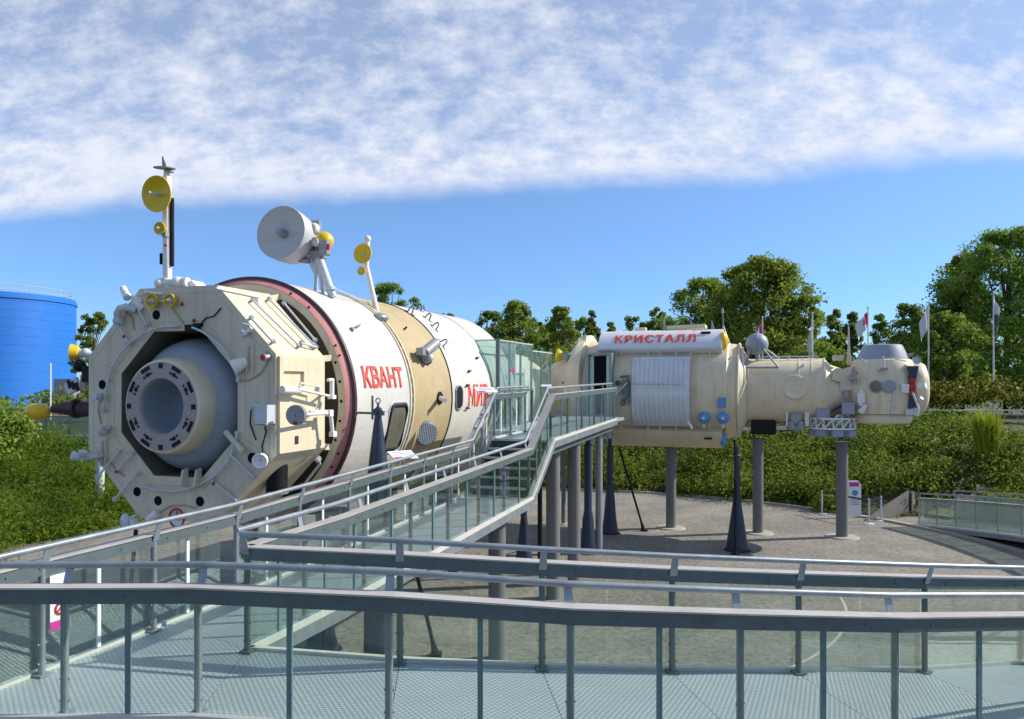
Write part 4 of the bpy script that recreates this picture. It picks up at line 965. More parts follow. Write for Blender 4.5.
# flange, faded red band, dark trim, white barrel
def cyl(prof, n=128): return MB().lathe([(r, s) for r, s in prof], (0, 0, 0), (0, 1, 0), n)
kp_('flange_ring', cyl([(1.86, 1.80), (1.86, 1.47), (1.87, 1.455), (1.985, 1.47), (1.99, 1.485)]), 'cream')
kp_('red_band', cyl([(1.992, 1.46), (2.072, 1.56), (2.08, 1.6)]), 'pink')
kp_('dark_trim', cyl([(2.070, 1.552), (2.120, 1.565), (2.128, 1.59), (2.122, 1.62), (2.09, 1.63)]), 'maroon')
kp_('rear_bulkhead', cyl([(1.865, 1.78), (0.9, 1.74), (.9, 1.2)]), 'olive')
kp_('barrel', cyl([(2.06, 1.60), (2.09, 1.625), (2.092, 2.4), (2.09, 3.53), (2.075, 3.545)]), 'white')
mb = MB()
for k in range(5):
    a = R_(-19 + 9.5*k)
    c = V((1.92*math.cos(a), 1.463, 1.92*math.sin(a) + .02)); mb.lathe([(.022, 0), (.022, .01), (.002, .012)], c, FY, 12)
for a in (22, 27, -24, -31, 50, 62): a = R_(a); mb.lathe([(.018, 0), (.018, .02), (.002, .02)], V((2.03*math.cos(a), 1.485, 2.03*math.sin(a))), FY, 10)
kp_('bolt_holes', mb, 'dark')  # small solid discs, hole shade painted as black
# hinge strip between the modules
kp_('joint_band', cyl([(2.08, 3.53), (2.115, 3.54), (2.115, 3.575), (2.085, 3.577), (2.085, 3.66), (2.115, 3.662), (2.115, 3.70), (2.07, 3.71)]), 'cream')
for k in range(72):
    mb = MB(); a = R_(k*5); e = V((math.cos(a), 0, math.sin(a))); M3 = Matrix((V((-math.sin(a), 0, math.cos(a))), V((0, 1, 0)), e)).transposed()
    mb.box(e*2.09 + V((0, 3.618, 0)), (.10, .07, .02), M3); kp_('joint_clip', mb, 'olive')
# lettering wrapped round a barrel
def text_on(parent, frame, s, box, conv, mat, name='lettering', bold=0.02, off=0.012, cuts=6, sx=None, spacing=1.0):
    cu = bpy.data.curves.new('lettering', 'FONT'); cu.body = s; cu.offset = bold; cu.space_character = spacing; cu.fill_mode = 'FRONT'; cu.resolution_u = 6
    ob = bpy.data.objects.new('lettering', cu); col.objects.link(ob); bpy.context.view_layer.update()
    me = bpy.data.meshes.new_from_object(ob.evaluated_get(bpy.context.evaluated_depsgraph_get()))
    bpy.data.objects.remove(ob); bpy.data.curves.remove(cu)
    bm = bmesh.new(); bm.from_mesh(me); bpy.data.meshes.remove(me)
    xs = [v.co.x for v in bm.verts]; ys = [v.co.y for v in bm.verts]; x0, x1, y0, y1 = min(xs), max(xs), min(ys), max(ys)
    for k in range(1, cuts):
        bmesh.ops.bisect_plane(bm, geom=bm.verts[:] + bm.edges[:] + bm.faces[:], plane_co=(0, y0 + (y1-y0)*k/cuts, 0), plane_no=(0, 1, 0))
    bm.verts.index_update(); fs0 = [[v.index for v in f.verts] for f in bm.faces]; vs = []; fs = []
    for q, (ex, ey) in enumerate(((-.0055, 0), (.0055, 0), (0, .018), (0, -.018), (0, 0))):   # struck five times, a hair apart, for a bold stroke
        k0 = len(vs); vs += [conv((v.co.x-x0)/(x1-x0) + ex, (v.co.y-y0)/(y1-y0) + ey, off + 0.001*q) for v in bm.verts]; fs += [[i + k0 for i in f] for f in fs0]
    bm.free()
    return part(name, MB().add(vs, fs), M[mat], parent, frame)
def barrel_conv(px0, py_top, px1, py_bot, R):
    a = hit_cyl(MK, px0, py_top, R); b = hit_cyl(MK, px1, py_top, R); c = hit_cyl(MK, px0, py_bot, R)
    h0 = math.atan2(c.z, c.x); h1 = math.atan2(a.z, a.x); ya, yb = (a.y + c.y)/2, hit_cyl(MK, px1, (py_top+py_bot)/2, R).y
    ya = hit_cyl(MK, px0+2, (py_top+py_bot)/2, R).y
    def f(x, y, off):
        h = h0 + (h1-h0)*y; return V(((R+off)*math.cos(h), ya + (yb-ya)*x, (R+off)*math.sin(h)))
    return f
text_on(kv, MK, '\u041a\u0412\u0410\u041d\u0422', None, barrel_conv(361, 366, 402.5, 387.5, 2.092), 'red', bold=0.012, cuts=1)
# window on the barrel
def patch(conv_pts, R, y0, y1, h0, h1, rad, n=6, th=0.0):
    """rounded rectangle on a barrel: y along the axis, h angle"""
    out = []; Ly, Lh = y1-y0, (h1-h0)*R; r = min(rad, Ly/2, Lh/2)
    for cx_, cy_, s0 in ((y1-r, Lh-r, 0), (y0+r, Lh-r, 90), (y0+r, r, 180), (y1-r, r, 270)):
        for k in range(n+1):
            a = R_(s0 + 90*k/n); out.append((cx_ + r*math.cos(a), cy_ + r*math.sin(a)))
    return out, h0
def barrel_patch(R, y0, y1, h0, h1, rad, off):
    o2, hh = patch(None, R, y0, y1, h0, h1, rad)
    mb = MB(); bm = bmesh.new(); vv = [bm.verts.new((a, b, 0)) for a, b in o2]; bm.faces.new(vv)
    bmesh.ops.triangulate(bm, faces=bm.faces[:])
    L = max(b for a, b in o2)
    for k in range(1, 8): bmesh.ops.bisect_plane(bm, geom=bm.verts[:]+bm.edges[:]+bm.faces[:], plane_co=(0, L*k/8, 0), plane_no=(0, 1, 0))
    bm.verts.index_update()
    vs = [V(((R+off)*math.cos(hh + v.co.y/R), v.co.x, (R+off)*math.sin(hh + v.co.y/R))) for v in bm.verts]
    mb.add(vs, [[v.index for v in f.verts] for f in bm.faces]); bm.free(); return mb
def barrel_rim(R, y0, y1, h0, h1, rad, off, r):
    o2, hh = patch(None, R, y0, y1, h0, h1, rad); pts = [V(((R+off)*math.cos(hh + b/R), a, (R+off)*math.sin(hh + b/R))) for a, b in o2]
    return MB().path(pts + pts[:2], r, 8)
w0 = hit_cyl(MK, 390, 406, 2.09); w1 = hit_cyl(MK, 407, 446, 2.09)
ha, hb_ = math.atan2(w1.z, w1.x), math.atan2(w0.z, w0.x); ya_ = hit_cyl(MK, 388.5, 425, 2.09).y; yb_ = 3.40
wf = kp_('window', barrel_patch(2.092, ya_, yb_, ha, hb_, .12, .012), 'window')
kp_('window_frame', barrel_rim(2.092, ya_, yb_, ha, hb_, .12, .012, .03), 'black', wf)
kp_('window_seal', barrel_rim(2.092, ya_-.05, yb_+.05, ha-.03, hb_+.03, .15, .005, .018), 'rail', wf)
mb = MB(); mb.lathe([(2.0935, 1.66), (2.0935, 3.52)], (0, 0, 0), (0, 1, 0), 2, R_(-5.1), R_(-4.9)); kp_('panel_seam', mb, 'grey')
for h_ in (32, 74, 116): mb = MB(); mb.lathe([(2.0935, 1.66), (2.0935, 3.52)], (0, 0, 0), (0, 1, 0), 2, R_(h_), R_(h_+.12)); kp_('panel_seam', mb, 'grey')
for px, py in ((351, 330), ): 
    c = hit_cyl(MK, px, py, 2.09); nrm = V((c.x, 0, c.z)).normalized(); mb = MB(); mb.tube(c, c + nrm*.05, .05, .03); mb.prism([c + nrm*.04, c + nrm*.12 + V((0, .16, .03)), c + nrm*.05 + V((0, .12, 0))], (0, 0, .02)); kp_('small_cleat', mb, 'grey')

# -------- tall mast with yellow dishes on top of the shell
y0m = 0.12
def mp(px, py, o=0): return hit_plane(MK, px, py, (0, 1, 0), y0m - o)
mb = MB(); mb.beam(mp(167.5, 290), mp(166.8, 176), .10, .10); mb.tube(mp(166.8, 178), mp(166.5, 168), .05, .035); mast = kp_('antenna_mast', mb, 'whitep', bevel=.008)
mb = MB(); mb.box((mp(170.6, 232) + V((0.01, .02, 0))), (.05, .05, (mp(0, 202).z - mp(0, 264).z))); mb.box(mp(162.5, 259), (.03, .1, .17)); kp_('mast_panel', mb, 'black', mast, bevel=.006)
def dish(c, d, r, dep, mat, feed, parent, k=28, frame=MK):
    mb = MB(); prof = [(r*f, dep*f*f) for f in (0.02, .25, .5, .75, .9, 1.0)]; prof += [(r*1.02, dep), (r*1.02, dep-.02), (r*.7, dep*.5-.03), (r*.1, -.04)]
    mb.lathe(prof, c, d, 36); dd = part('dish', mb, M[mat], parent, frame)
    mb = MB(); mb.tube(c, c + V(d).normalized()*feed, .028, .014); mb.sphere(c + V(d).normalized()*feed, .022, 10); part('feed', mb, M['rail'], dd if False else parent, frame)
    return dd
dv = V((.02, -1, -.08)).normalized()
dish(mp(159.5, 194.5, .14), dv, .268, .07, 'yellow', .2, mast)
dish(mp(160.5, 228.5, .1), V((.12, -1, -.05)).normalized(), .095, .03, 'yellow', .07, mast)
for a_, b_, w_ in (((160, 194.5, .1), (167, 194, 0), .05), ((161, 228.5, .06), (166, 230), .04)): mb = MB(); mb.beam(mp(*a_), mp(*b_), w_, w_); kp_('dish_bracket', mb, 'grey', mast)
mb = MB(); mb.box(mp(165.5, 234.5, .06), (.08, .08, .07)); kp_('clamp_block', mb, 'grey', mast)
mb = MB(); c = mp(164.5, 168.5, .05); mb.lathe([(.01, .03), (.16, .012), (.16, 0), (.01, -.01)], c, (0.05, -.1, 1), 20, ); mb.prism([c + V((-.05, 0, .01)), c + V((.05, 0, .01)), c + V((-.03, 0, .19)), c + V((-.05, 0, .2))], (0, .02, 0)); mb.lathe([(.01, .02), (.07, .01), (.07, -.02), (.01, -.03)], mp(169, 171), (0.2, 0, 1), 16); kp_('mast_tip', mb, 'grey', mast)
mb = MB(); mb.sphere(mp(165.5, 245, .06), .024, 10); kp_('red_marker', mb, 'redd', mast)
mb = MB()
for a, b, r in (((158, 284), (188, 282), .07), ((160, 287), (182, 289), .05), ((172, 281), (181, 290), .045), ((165, 278), (172, 291), .06), ((184, 280), (189, 290), .03), ((158, 283), (160, 291), .05)):
    mb.tube(mp(*a, .02), mp(*b, .02), r)
mb.sphere(mp(160, 284, .05), .09, 14); mb.sphere(mp(178, 283, .03), .10, 14); kp_('mast_hinge', mb, 'whitep', mast)
mb = MB(); mb.prism([mp(190, 291.5), mp(202, 291.5), mp(191, 280), mp(188, 282)], (0, .25, 0)); mb.box(mp(169, 293), (.26, .2, .06)); kp_('mast_foot', mb, 'whitep', mast)

# -------- big white dish antenna on the barrel
def bp(px, py, y): return hit_plane(MK, px, py, (0, 1, 0), y)
yA = 2.55
Rinv = MK.to_3x3().inverted()
dn = (Rinv @ V((-.27, -.95, .12))).normalized()
c = bp(281.5, 232.5, 2.15)
mb = MB(); r = .475
mb.lathe([(.02, -.10), (r*.5, -.07), (r*.9, -.01), (r, 0.03), (r*1.015, .02), (r*1.0, -.22), (r*.93, -.5), (r*.55, -.56), (.02, -.56)], c, dn, 56); da = kp_('drum_antenna', mb, 'drum')
mb = MB(); mb.tube(c - dn*.09, c + dn*.10, .085, .06, 20); kp_('feed', mb, 'grey', da)
yoke = bp(321, 238, yA)
mb = MB(); mb.box(bp(313, 229, yA+.12), (.30, .1, .30)); mb.box(bp(302, 261, 2.55), (.42, .25, .06), Matrix.Rotation(R_(8), 3, 'Y')); mb.box(bp(325, 248, yA-.08), (.16, .16, .26)); mb.box(bp(318, 255, yA), (.26, .2, .14)); mb.tube(bp(319, 240, yA+.1), bp(319, 258, yA), .09); kp_('yoke', mb, 'grey', da, bevel=.012)
mb = MB(); mb.lathe([(.01, .02), (.10, .03), (.11, .01), (.11, -.05), (.01, -.05)], bp(313, 229, yA-.02), V((-.2, -1, .05)).normalized(), 28); kp_('small_dish', mb, 'whitep', da)
mb = MB(); mb.sphere(bp(324.5, 241, yA+.02), .165, 24); kp_('yellow_ball', mb, 'yellow', da)
mb = MB(); mb.sphere(bp(315, 242, yA-.15), .075, 16); mb.tube(bp(315, 242, yA-.22), bp(317, 246, yA), .04); mb.lathe([(.075, .03), (.075, 0), (.02, 0)], bp(315, 242, yA-.22), FY, 20); kp_('sensor_head', mb, 'rail', da)
mb = MB(); mb.box(bp(328, 247, yA-.18), (.06, .03, .1)); kp_('red_label', mb, 'redd', da)
mb = MB()
for a, b, r in (((316, 258), (316, 292), .035), ((318, 262), (323, 294), .03), ((319, 258), (333, 297), .075), ((309, 254), (316, 272), .06)):
    mb.tube(bp(*a, yA), bp(*b, yA + .05), r)
mb.box(bp(330.5, 288, yA), (.13, .13, .05)); kp_('antenna_leg', mb, 'rail', da)
mb = MB(); a_ = bp(335, 288.5, yA); b_ = hit_cyl(MK, 372, 304.5, 2.1); mb.tube(a_, b_, .010, n=6); kp_('guy_wire', mb, 'rail')
# -------- maroon boom with a yellow egg at the left
def lp(px, py, y=.25): return hit_plane(MK, px, py, (0, 1, 0), y)
mb = MB(); mb.tube(lp(52, 409, .0), lp(66, 408, .1), .06, .11); mb.tube(lp(66, 408, .1), lp(80, 409, .15), .11, .14); mb.tube(lp(80, 409, .15), lp(98, 409, .2), .14, .10); mb.lathe([(.13, 0), (.16, .03), (.16, .07), (.13, .1)], lp(74, 408.5, .1), (lp(90, 409, .1) - lp(60, 409, .1)).normalized(), 18); bo = kp_('side_boom', mb, 'maroon')
mb = MB(); c = lp(38.5, 411.5, -.05); mb.sphere(c, .155, 24, (1.42, 1, .9)); kp_('yellow_egg', mb, 'yellow', bo)
mb = MB(); c = lp(77, 352.5, .1); dd = V((-.8, -.55, .05)).normalized(); mb.lathe([(.02, .02), (.08, .03), (.125, .09), (.135, .09), (.10, -.02), (.03, -.06)], c, dd, 28); ya = kp_('side_horn', mb, 'yellow')
mb = MB(); mb.tube(c - dd*.02, c - dd*.12 + V((.22, .05, -.06)), .07, .05); mb.sphere(c - dd*.1 + V((.04, 0, 0)), .08, 14); kp_('horn_stem', mb, 'rail', ya)
mb = MB(); mb.sphere(lp(80, 366, .1), .10, 14); mb.tube(lp(77, 365, .1), lp(93, 374, .15), .06); mb.box(lp(90, 374, .1), (.18, .16, .26)); kp_('sensor_head', mb, 'black')
mb = MB(); mb.box(lp(73, 386, .0), (.26, .05, .20), Matrix.Rotation(R_(-22), 3, 'Y')); sp_ = kp_('sensor_panel', mb, 'rail')
mb = MB()
for k in range(3): mb.box(lp(69 + 4*k, 384 + 1.4*k, -.03), (.055, .02, .14), Matrix.Rotation(R_(-22), 3, 'Y'))
kp_('sensor_cells', mb, 'black', sp_)
mb = MB(); mb.beam(lp(73, 391, .05), lp(92, 384, .2), .05, .06); mb.box(lp(84, 383, .1), (.08, .08, .26)); kp_('sensor_bracket', mb, 'cream')

# ================================================================= core module
cm = module('long white module with a tan front band, joined behind the octagonal one', KP(0, 7.5, 2.38))
def cp(name, mb, mat, parent=None, **k): return part(name, mb, M[mat], parent or cm, MK, **k)
cp('tan_band', cyl([(2.07, 3.70), (2.09, 3.72), (2.09, 5.44)]), 'tan')
cp('band_seam', cyl([(2.09, 5.42), (2.106, 5.425), (2.106, 5.455), (2.09, 5.46)]), 'black')
cp('barrel', cyl([(2.09, 5.44), (2.092, 7.82), (2.07, 7.825), (2.07, 7.845), (2.09, 7.85), (2.09, 9.45), (2.07, 9.5), (1.5, 10.3), (1.42, 10.4), (1.42, 13.2), (1.3, 13.6), (0.8, 13.9)]), 'white')
cp('body_seam', cyl([(2.08, 7.815), (2.10, 7.82), (2.10, 7.85), (2.08, 7.855)]), 'grey')
mb = MB(); mb.lathe([(2.0935, 5.46), (2.0935, 9.45)], (0, 0, 0), (0, 1, 0), 2, R_(35), R_(35.3)); cp('panel_seam', mb, 'grey')
mb = MB(); mb.sphere((0, 15.6, 0), 1.15, 36); mb.tube((0, 13.6, 0), (0, 15, 0), 0.8, n=36); cp('docking_node', mb, 'creamk')
mb = MB(); mb.box((.55, 9.9, 1.50), (.6, 1.2, .06)); cp('awning_edge', mb, 'cream')
text_on(cm, MK, '\u041c\u0418\u0420', None, barrel_conv(466.5, 384.5, 488, 406.5, 2.092), 'red', bold=0.012, cuts=1)
# dark slot window
w0 = hit_cyl(MK, 456, 386, 2.09); w1 = hit_cyl(MK, 462, 409, 2.09); h0_, h1_ = math.atan2(w1.z, w1.x), math.atan2(w0.z, w0.x)
wy0, wy1 = hit_cyl(MK, 455.5, 397, 2.09).y, hit_cyl(MK, 462, 397, 2.09).y
sw = cp('slot_window', barrel_patch(2.092, wy0, wy1, h0_, h1_, .14, .015), 'black'); cp('window_rim', barrel_rim(2.092, wy0, wy1, h0_, h1_, .14, .012, .02), 'grey', sw)
def hc(px, py, R=2.09):
    c = hit_cyl(MK, px, py, R); return c, V((c.x, 0, c.z)).normalized()
for px, py in ((409.5, 313), (418.5, 310.5), (427, 319), (434, 328), (441.5, 344)):        # loop handles
    c, nrm = hc(px, py); y_ = V((0, 1, 0)); pts = []
    tg = nrm.cross(y_)
    for k in range(7):
        a = math.pi*k/6; pts.append(c + tg*(.055*math.cos(a)) + nrm*(.02 + .13*math.sin(a)))
    mb = MB(); mb.path([c + tg*.055 - nrm*.01] + pts + [c - tg*.055 - nrm*.01], .014, 8)
    mb.beam(c + tg*.05, c + tg*.13, .03, .02, up=nrm); mb.beam(c - tg*.05, c - tg*.13, .03, .02, up=nrm); cp('loop_handle', mb, 'maroon')
c, nrm = hc(421, 355)                                                                    # camera-like device
mb = MB(); mb.lathe([(.17, -.02), (.17, .05), (.15, .06), (.02, .06)], hc(425, 357)[0], hc(425, 357)[1], 28); cp('device_base', mb, 'black')
mb = MB(); a_ = c + nrm*.18; mb.tube(a_ + V((0, -.22, -.05)), a_ + V((0, .32, .17)), .11, n=24); mb.tube(a_ + V((0, -.1, -.12)), a_ + V((0, .16, -.1)) - nrm*.15, .10); mb.box(a_ + V((0, -.32, -.02)), (.14, .16, .14)); cp('camera_device', mb, 'grey')
mb = MB(); mb.sphere(a_ + V((.02, -.02, -.13)), .09, 16); cp('device_lens', mb, 'rail')
c, nrm = hc(439.5, 398)
mb = MB(); mb.lathe([(.13, -.02), (.13, .02), (.10, .03), (.01, .03)], c, nrm, 24); nb = cp('nozzle_base', mb, 'black')
mb = MB(); e = c + nrm*.22 + V((0, -.28, -.03)); mb.tube(c, e, .05, .045); mb.tube(e, e + (e-c)*.25, .035, .05); cp('nozzle', mb, 'whitep', nb)
c, nrm = hc(424, 432); nrm = (nrm + FY*.75).normalized(); c = c + nrm*.05
mb = MB(); mb.lathe([(.25, -.25), (.25, .05), (.22, .09), (.20, .06), (.01, .06)], c, nrm, 36); gr = cp('round_grille', mb, 'doorf')
mb = MB(); s_ = nrm.cross(V((0, 0, 1))).normalized(); w_ = nrm.cross(s_).normalized()
for k in range(-5, 6):
    h = math.sqrt(max(0, .21**2 - (k*.038)**2)); mb.beam(c + nrm*.085 + s_*(k*.038) - w_*h, c + nrm*.085 + s_*(k*.038) + w_*h, .018, .03, up=nrm)
for k in range(-3, 4):
    h = math.sqrt(max(0, .21**2 - (k*.06)**2)); mb.beam(c + nrm*.078 + w_*k*.06 - s_*h, c + nrm*.078 + w_*k*.06 + s_*h, .01, .02, up=nrm)
cp('grille_bars', mb, 'rail', gr)
c, nrm = hc(418.5, 459); mb = MB(); mb.lathe([(.24, -.02), (.24, .02), (.20, .03), (.01, .03)], c, nrm, 32); cp('round_hatch', mb, 'cream')
c, nrm = hc(404, 329.5); mb = MB(); mb.tube(c, c + nrm*.08, .02); cp('small_pin', mb, 'black')
for px, py in ((476, 358.5), (468, 371.5), (466, 385.5), (466, 408)):
    c, nrm = hc(px, py); mb = MB(); s_ = nrm.cross(V((0, 1, 0))).normalized()
    mb.tube(c - nrm*.01, c + nrm*.06, .02); mb.tube(c + nrm*.05 - V((0, .09, 0)), c + nrm*.05 + V((0, .09, 0)), .012); mb.tube(c + nrm*.03 - s_*.03, c + nrm*.03 + s_*.03, .012); cp('small_cleat', mb, 'black')
mb = MB()
for dx in (-.0, .1): mb.lathe([(2.096, 4.85 + dx), (2.11, 4.86 + dx), (2.11, 4.88 + dx), (2.096, 4.89 + dx)], (0, 0, 0), (0, 1, 0), 8, R_(-52), R_(-32))
cp('edge_pipe', mb, 'maroon')
# slim boom with yellow dishes
yb2 = 3.95
c0_ = V((.42, yb2, 2.02))
p0 = bp(377, 313, yb2); p1 = bp(366.5, 266, yb2 - .05); p2 = bp(367.5, 240, yb2 - .05)
mb = MB(); mb.tube(p0, p1, .055, .045); mb.tube(p1, p2, .045, .05); mb.sphere(p2 + V((0, 0, .02)), .07, 14); bm2 = cp('antenna_boom', mb, 'whitep')
dish(bp(363.8, 254, yb2 - .2), V((-.02, -1, .05)).normalized(), .19, .05, 'yellow', .04, bm2)
dish(bp(362, 271, yb2 - .2), V((-.02, -1, .05)).normalized(), .085, .03, 'yellow', .03, bm2)
for a_, b_ in (((364, 254, yb2-.17), (367, 254, yb2-.02)), ((362, 271, yb2-.17), (366, 270, yb2-.02))): mb = MB(); mb.beam(bp(*a_), bp(*b_), .045, .045); cp('dish_bracket', mb, 'whitep', bm2)
c, nrm = hc(380, 318); mb = MB(); mb.sphere(c, .16, 16, (1, 1.2, .6)); mb.tube(c, p0, .05); cp('boom_hinge', mb, 'grey')
mb = MB(); mb.box((1.2, 7.0, -2.25), (.5, .6, .5)); cp('support_saddle', mb, 'navy')
for s in (2.7, 8.2):
    q = KP(0, s, 0); q2 = thing('cradle_support', ['steel cradle under the octagonal module', 'steel cradle under the long white module'][int(s > 5)], 'support', q, -TH)
    mb = MB(); 
    for u_ in (-.9, .9): mb.tube(KP(u_, s, 0), KP(u_*.8, s, 2.9), .12, n=16)
    part('leg', mb, M['navy'], q2); mb = MB(); mb.beam(KP(-1.2, s, 2.48) , KP(1.2, s, 2.48), .3, .12); part('crossbeam', mb, M['navy'], q2)

# ================================================================= glass porch
gp = thing('glass_porch', 'pale green glass porch between the long white module and the far module', 'glass porch', KP(2.5, 9, 3.68), -TH)
def gpart(name, mb, mat, parent=None, **k): return part(name, mb, M[mat], parent or gp, MK, **k)
zt1 = 5.78 - KC.z; zb = 3.66 - KC.z; zt2 = 5.62 - KC.z
def pane(a, b, z0, z1, th=.012):
    a = V((a[0], a[1], 0)); b = V((b[0], b[1], 0)); d = (b-a).normalized(); q = V((-d.y, d.x, 0))
    return MB().prism([a + V((0,0,z0)), b + V((0,0,z0)), b + V((0,0,z1)), a + V((0,0,z1))], q*th)
ug = 2.15; us = ug + .06
ss = [7.9, 8.75, 9.6, 10.5, 11.4, 12.3]
for k in range(5):
    gpart('glass_pane', pane((us, ss[k]+.015), (us, ss[k+1]-.015), zb, zt1 if k < 3 else zt2), 'glassv')
    mb = MB(); mb.box((us-.03, ss[k+1], (zb+zt1)/2), (.05, .04, zt1-zb)); gpart('glass_fin', mb, 'fin')
mb = MB(); pts = [(1.62, zt1)] + [(math.sqrt(2.10**2 - z*z), z) for z in (1.2, 1.0, .8, .6, .4, .2, 0)] + [(us, 0), (us, zt1)]
mb.prism([V((x, 7.9, z)) for x, z in pts], (0, .012, 0)); gpart('glass_pane', mb, 'glassv')
mb = MB(); mb.box((us-.005, 7.87, (zb+zt1+.04)/2), (.085, .085, zt1-zb+.06)); gpart('corner_post', mb, 'steeld', bevel=.004)
mb = MB(); mb.beam((1.6, 7.9, zt1+.02), (us, 7.9, zt1+.02), .05, .04); mb.beam((us, 7.9, zt1+.02), (us, 10.5, zt1+.02), .04, .03); mb.beam((us, 10.5, zt2+.02), (us, 12.3, zt2+.02), .04, .03); gpart('top_channel', mb, 'rail')
mb = MB(); mb.prism([V((.6, 7.95, zt1+.005)), V((us+.04, 7.95, zt1+.005)), V((us+.04, 10.5, zt1+.005)), V((.6, 10.5, zt1+.005))], (0, 0, .012)); gpart('roof_pane', mb, 'glassv')
mb = MB(); a_ = V((us+.05, 11.0, zb+.6)); mb.prism([V((us+.02, 11.2, .20)), V((us+.02, 12.2, .20)), V((us+.02, 12.2, .26)), V((us+.02, 11.2, .26))], (.02, 0, 0)); gpart('mid_rail', mb, 'rail')
mb = MB(); mb.box((us+.012, 9.0, .62), (.004, .10, .14)); mb.box((us+.012, 8.78, .62), (.004, .08, .08)); gpart('sticker', mb, 'magenta')
# inner wall of the porch: pale hull lining with a dark doorway
mb = MB(); mb.prism([V((1.75, 9.55, zb)), V((2.05, 9.55, zb)), V((2.05, 9.55, zt1)), V((1.3, 9.55, zt1))], (0, .06, 0)); mb.prism([V((1.5, 9.6, zb)), V((1.5, 12.3, zb)), V((1.5, 12.3, zt2-.1)), V((1.5, 9.6, zt1-.1))], (-.05, 0, 0)); gpart('lining', mb, 'whitep')
mb = MB()
for s in (7.55, 8.3, 9.3, 10.4): mb.box((2.24, s, zb+.45), (.05, .05, .95))
mb.beam((2.24, 7.5, zb+.93), (2.24, 10.4, zb+.93), .06, .05); mb.tube((2.24, 7.5, zb+.1), (2.24, 8.3, zb+.9), .02); mb.tube((2.24, 9.3, zb+.1), (2.24, 8.3, zb+.9), .02); gpart('inner_barrier', mb, 'steeld')
# ================================================================= far crosswise module
km = thing('station_module', 'far cream module lying crosswise on columns, with a red lettered box and docking dome', 'space module', RC - V((0,0,1.9)) + tx*6, -TH)
def xp(name, mb, mat, parent=None, **k): return part(name, mb, M[mat], parent or km, MR, **k)
def xl(prof, n=96): return MB().lathe([(r, s) for r, s in prof], (0, 0, 0), (1, 0, 0), n)
def yp(px, py, y): return hit_plane(MR, px, py, (0, 1, 0), y)
def hx(px, py, R):
    c = hit_cyl(MR, px, py, R, 'x'); return c, V((0, c.y, c.z)).normalized()
def ux(px, y=-1.0): return yp(px, 400, y).x
uL, uR = 2.25, ux(738, -1.5)
xp('front_cone', xl([(.45, .55), (.72, .75), (.85, 1.0), (1.35, 1.8), (1.78, 2.15), (1.86, 2.2), (1.86, 2.42), (1.64, 2.5)]), 'creamk')
xp('barrel', xl([(1.62, 2.45), (1.60, 4.0), (1.56, uR-.35), (1.50, uR-.3), (1.47, uR-.05), (1.44, uR), (1.05, uR+.22)]), 'creamk')
mb = MB(); mb.lathe([(1.49, uR-.05), (1.52, uR-.04), (1.52, uR), (1.44, uR+.01)], (0,0,0), (1,0,0), 96); xp('end_ring', mb, 'creamk')
uN1, uN2 = ux(824, -1), ux(852, -.8)
xp('narrow_barrel', xl([(1.05, uR+.15), (1.06, uR+.2), (1.0, uR+.22), (1.0, uN1), (1.02, uN1+.02), (1.02, uN1+.06), (.98, uN1+.06), (.80, uN1+.22), (.70, uN1+.5), (.62, uN2-.05), (.60, uN2+.1)]), 'creamk')
mb = MB()
for s in (uR+.24, (uR+uN1)/2+.5, uN1-.35): mb.lathe([(1.0, s), (1.012, s+.004), (1.012, s+.03), (1.0, s+.034)], (0,0,0), (1,0,0), 80)
for s in (2.9, 3.3, 6.0): mb.lathe([(1.60, s), (1.625, s+.004), (1.625, s+.03), (1.60, s+.034)], (0,0,0), (1,0,0), 80)
xp('hoop_seams', mb, 'creamk')
# solar boxes, upper one lettered
def boxprof(sg):
    k = .94 if sg < 0 else 1.0; return [(-1.05, 1.16*sg), (-1.33, 1.25*sg), (-1.40, 1.33*sg*k), (-1.34, 1.46*sg*k), (-1.12, 1.72*sg*k), (-.85, 1.90*sg*k), (-.55, 1.94*sg*k), (-.45, 1.5*sg)]
x0u, x1u = yp(598, 340, -1.3).x, yp(722, 340, -1.3).x
mb = MB(); mb.prism([V((x0u, y, z)) for y, z in boxprof(1)], (x1u-x0u, 0, 0)); ub = xp('solar_box', mb, 'panelw', bevel=.015)
x0l, x1l = yp(606, 437, -1.3).x, yp(722, 437, -1.3).x
mb = MB(); mb.prism([V((x0l, y, z)) for y, z in boxprof(-1)], (x1l-x0l, 0, 0)); lb = xp('solar_box', mb, 'creamk', bevel=.015, label='plain cream solar box under the barrel')
def tconv(x, y, off):
    a = V((0, -1.40, 1.30)); b = V((0, -1.02, 1.77))
    # follow the folded front of the box between its edges
    P = [(-1.40, 1.33), (-1.34, 1.46), (-1.12, 1.72), (-.85, 1.90)]
    L = [0]; 
    for p, q in zip(P, P[1:]): L.append(L[-1] + math.dist(p, q))
    d = L[3]*.25 + L[3]*.44 * y
    i = max(k for k in range(3) if L[k] <= max(d, 0) + 1e-9); f = (d-L[i])/(L[i+1]-L[i]); p = (P[i][0] + (P[i+1][0]-P[i][0])*f, P[i][1] + (P[i+1][1]-P[i][1])*f)
    nv = V((0, -(P[i+1][1]-P[i][1]), (P[i+1][0]-P[i][0]))).normalized(); nv = nv if nv.y < 0 else -nv
    xa = yp(615.5, 341, -1.2).x; xb = yp(695.5, 341, -1.2).x
    return V((xa + (xb-xa)*x, p[0], p[1])) + nv*(off + .004)
text_on(km, MR, '\u041a\u0420\u0418\u0421\u0422\u0410\u041b\u041b', None, tconv, 'red', bold=0.012, cuts=10, spacing=1.2)
mb = MB(); mb.sphere((x1u+.02, -.98, 1.55), .30, 24, (.5, .9, .95)); xp('yellow_cap', mb, 'yellow', ub)
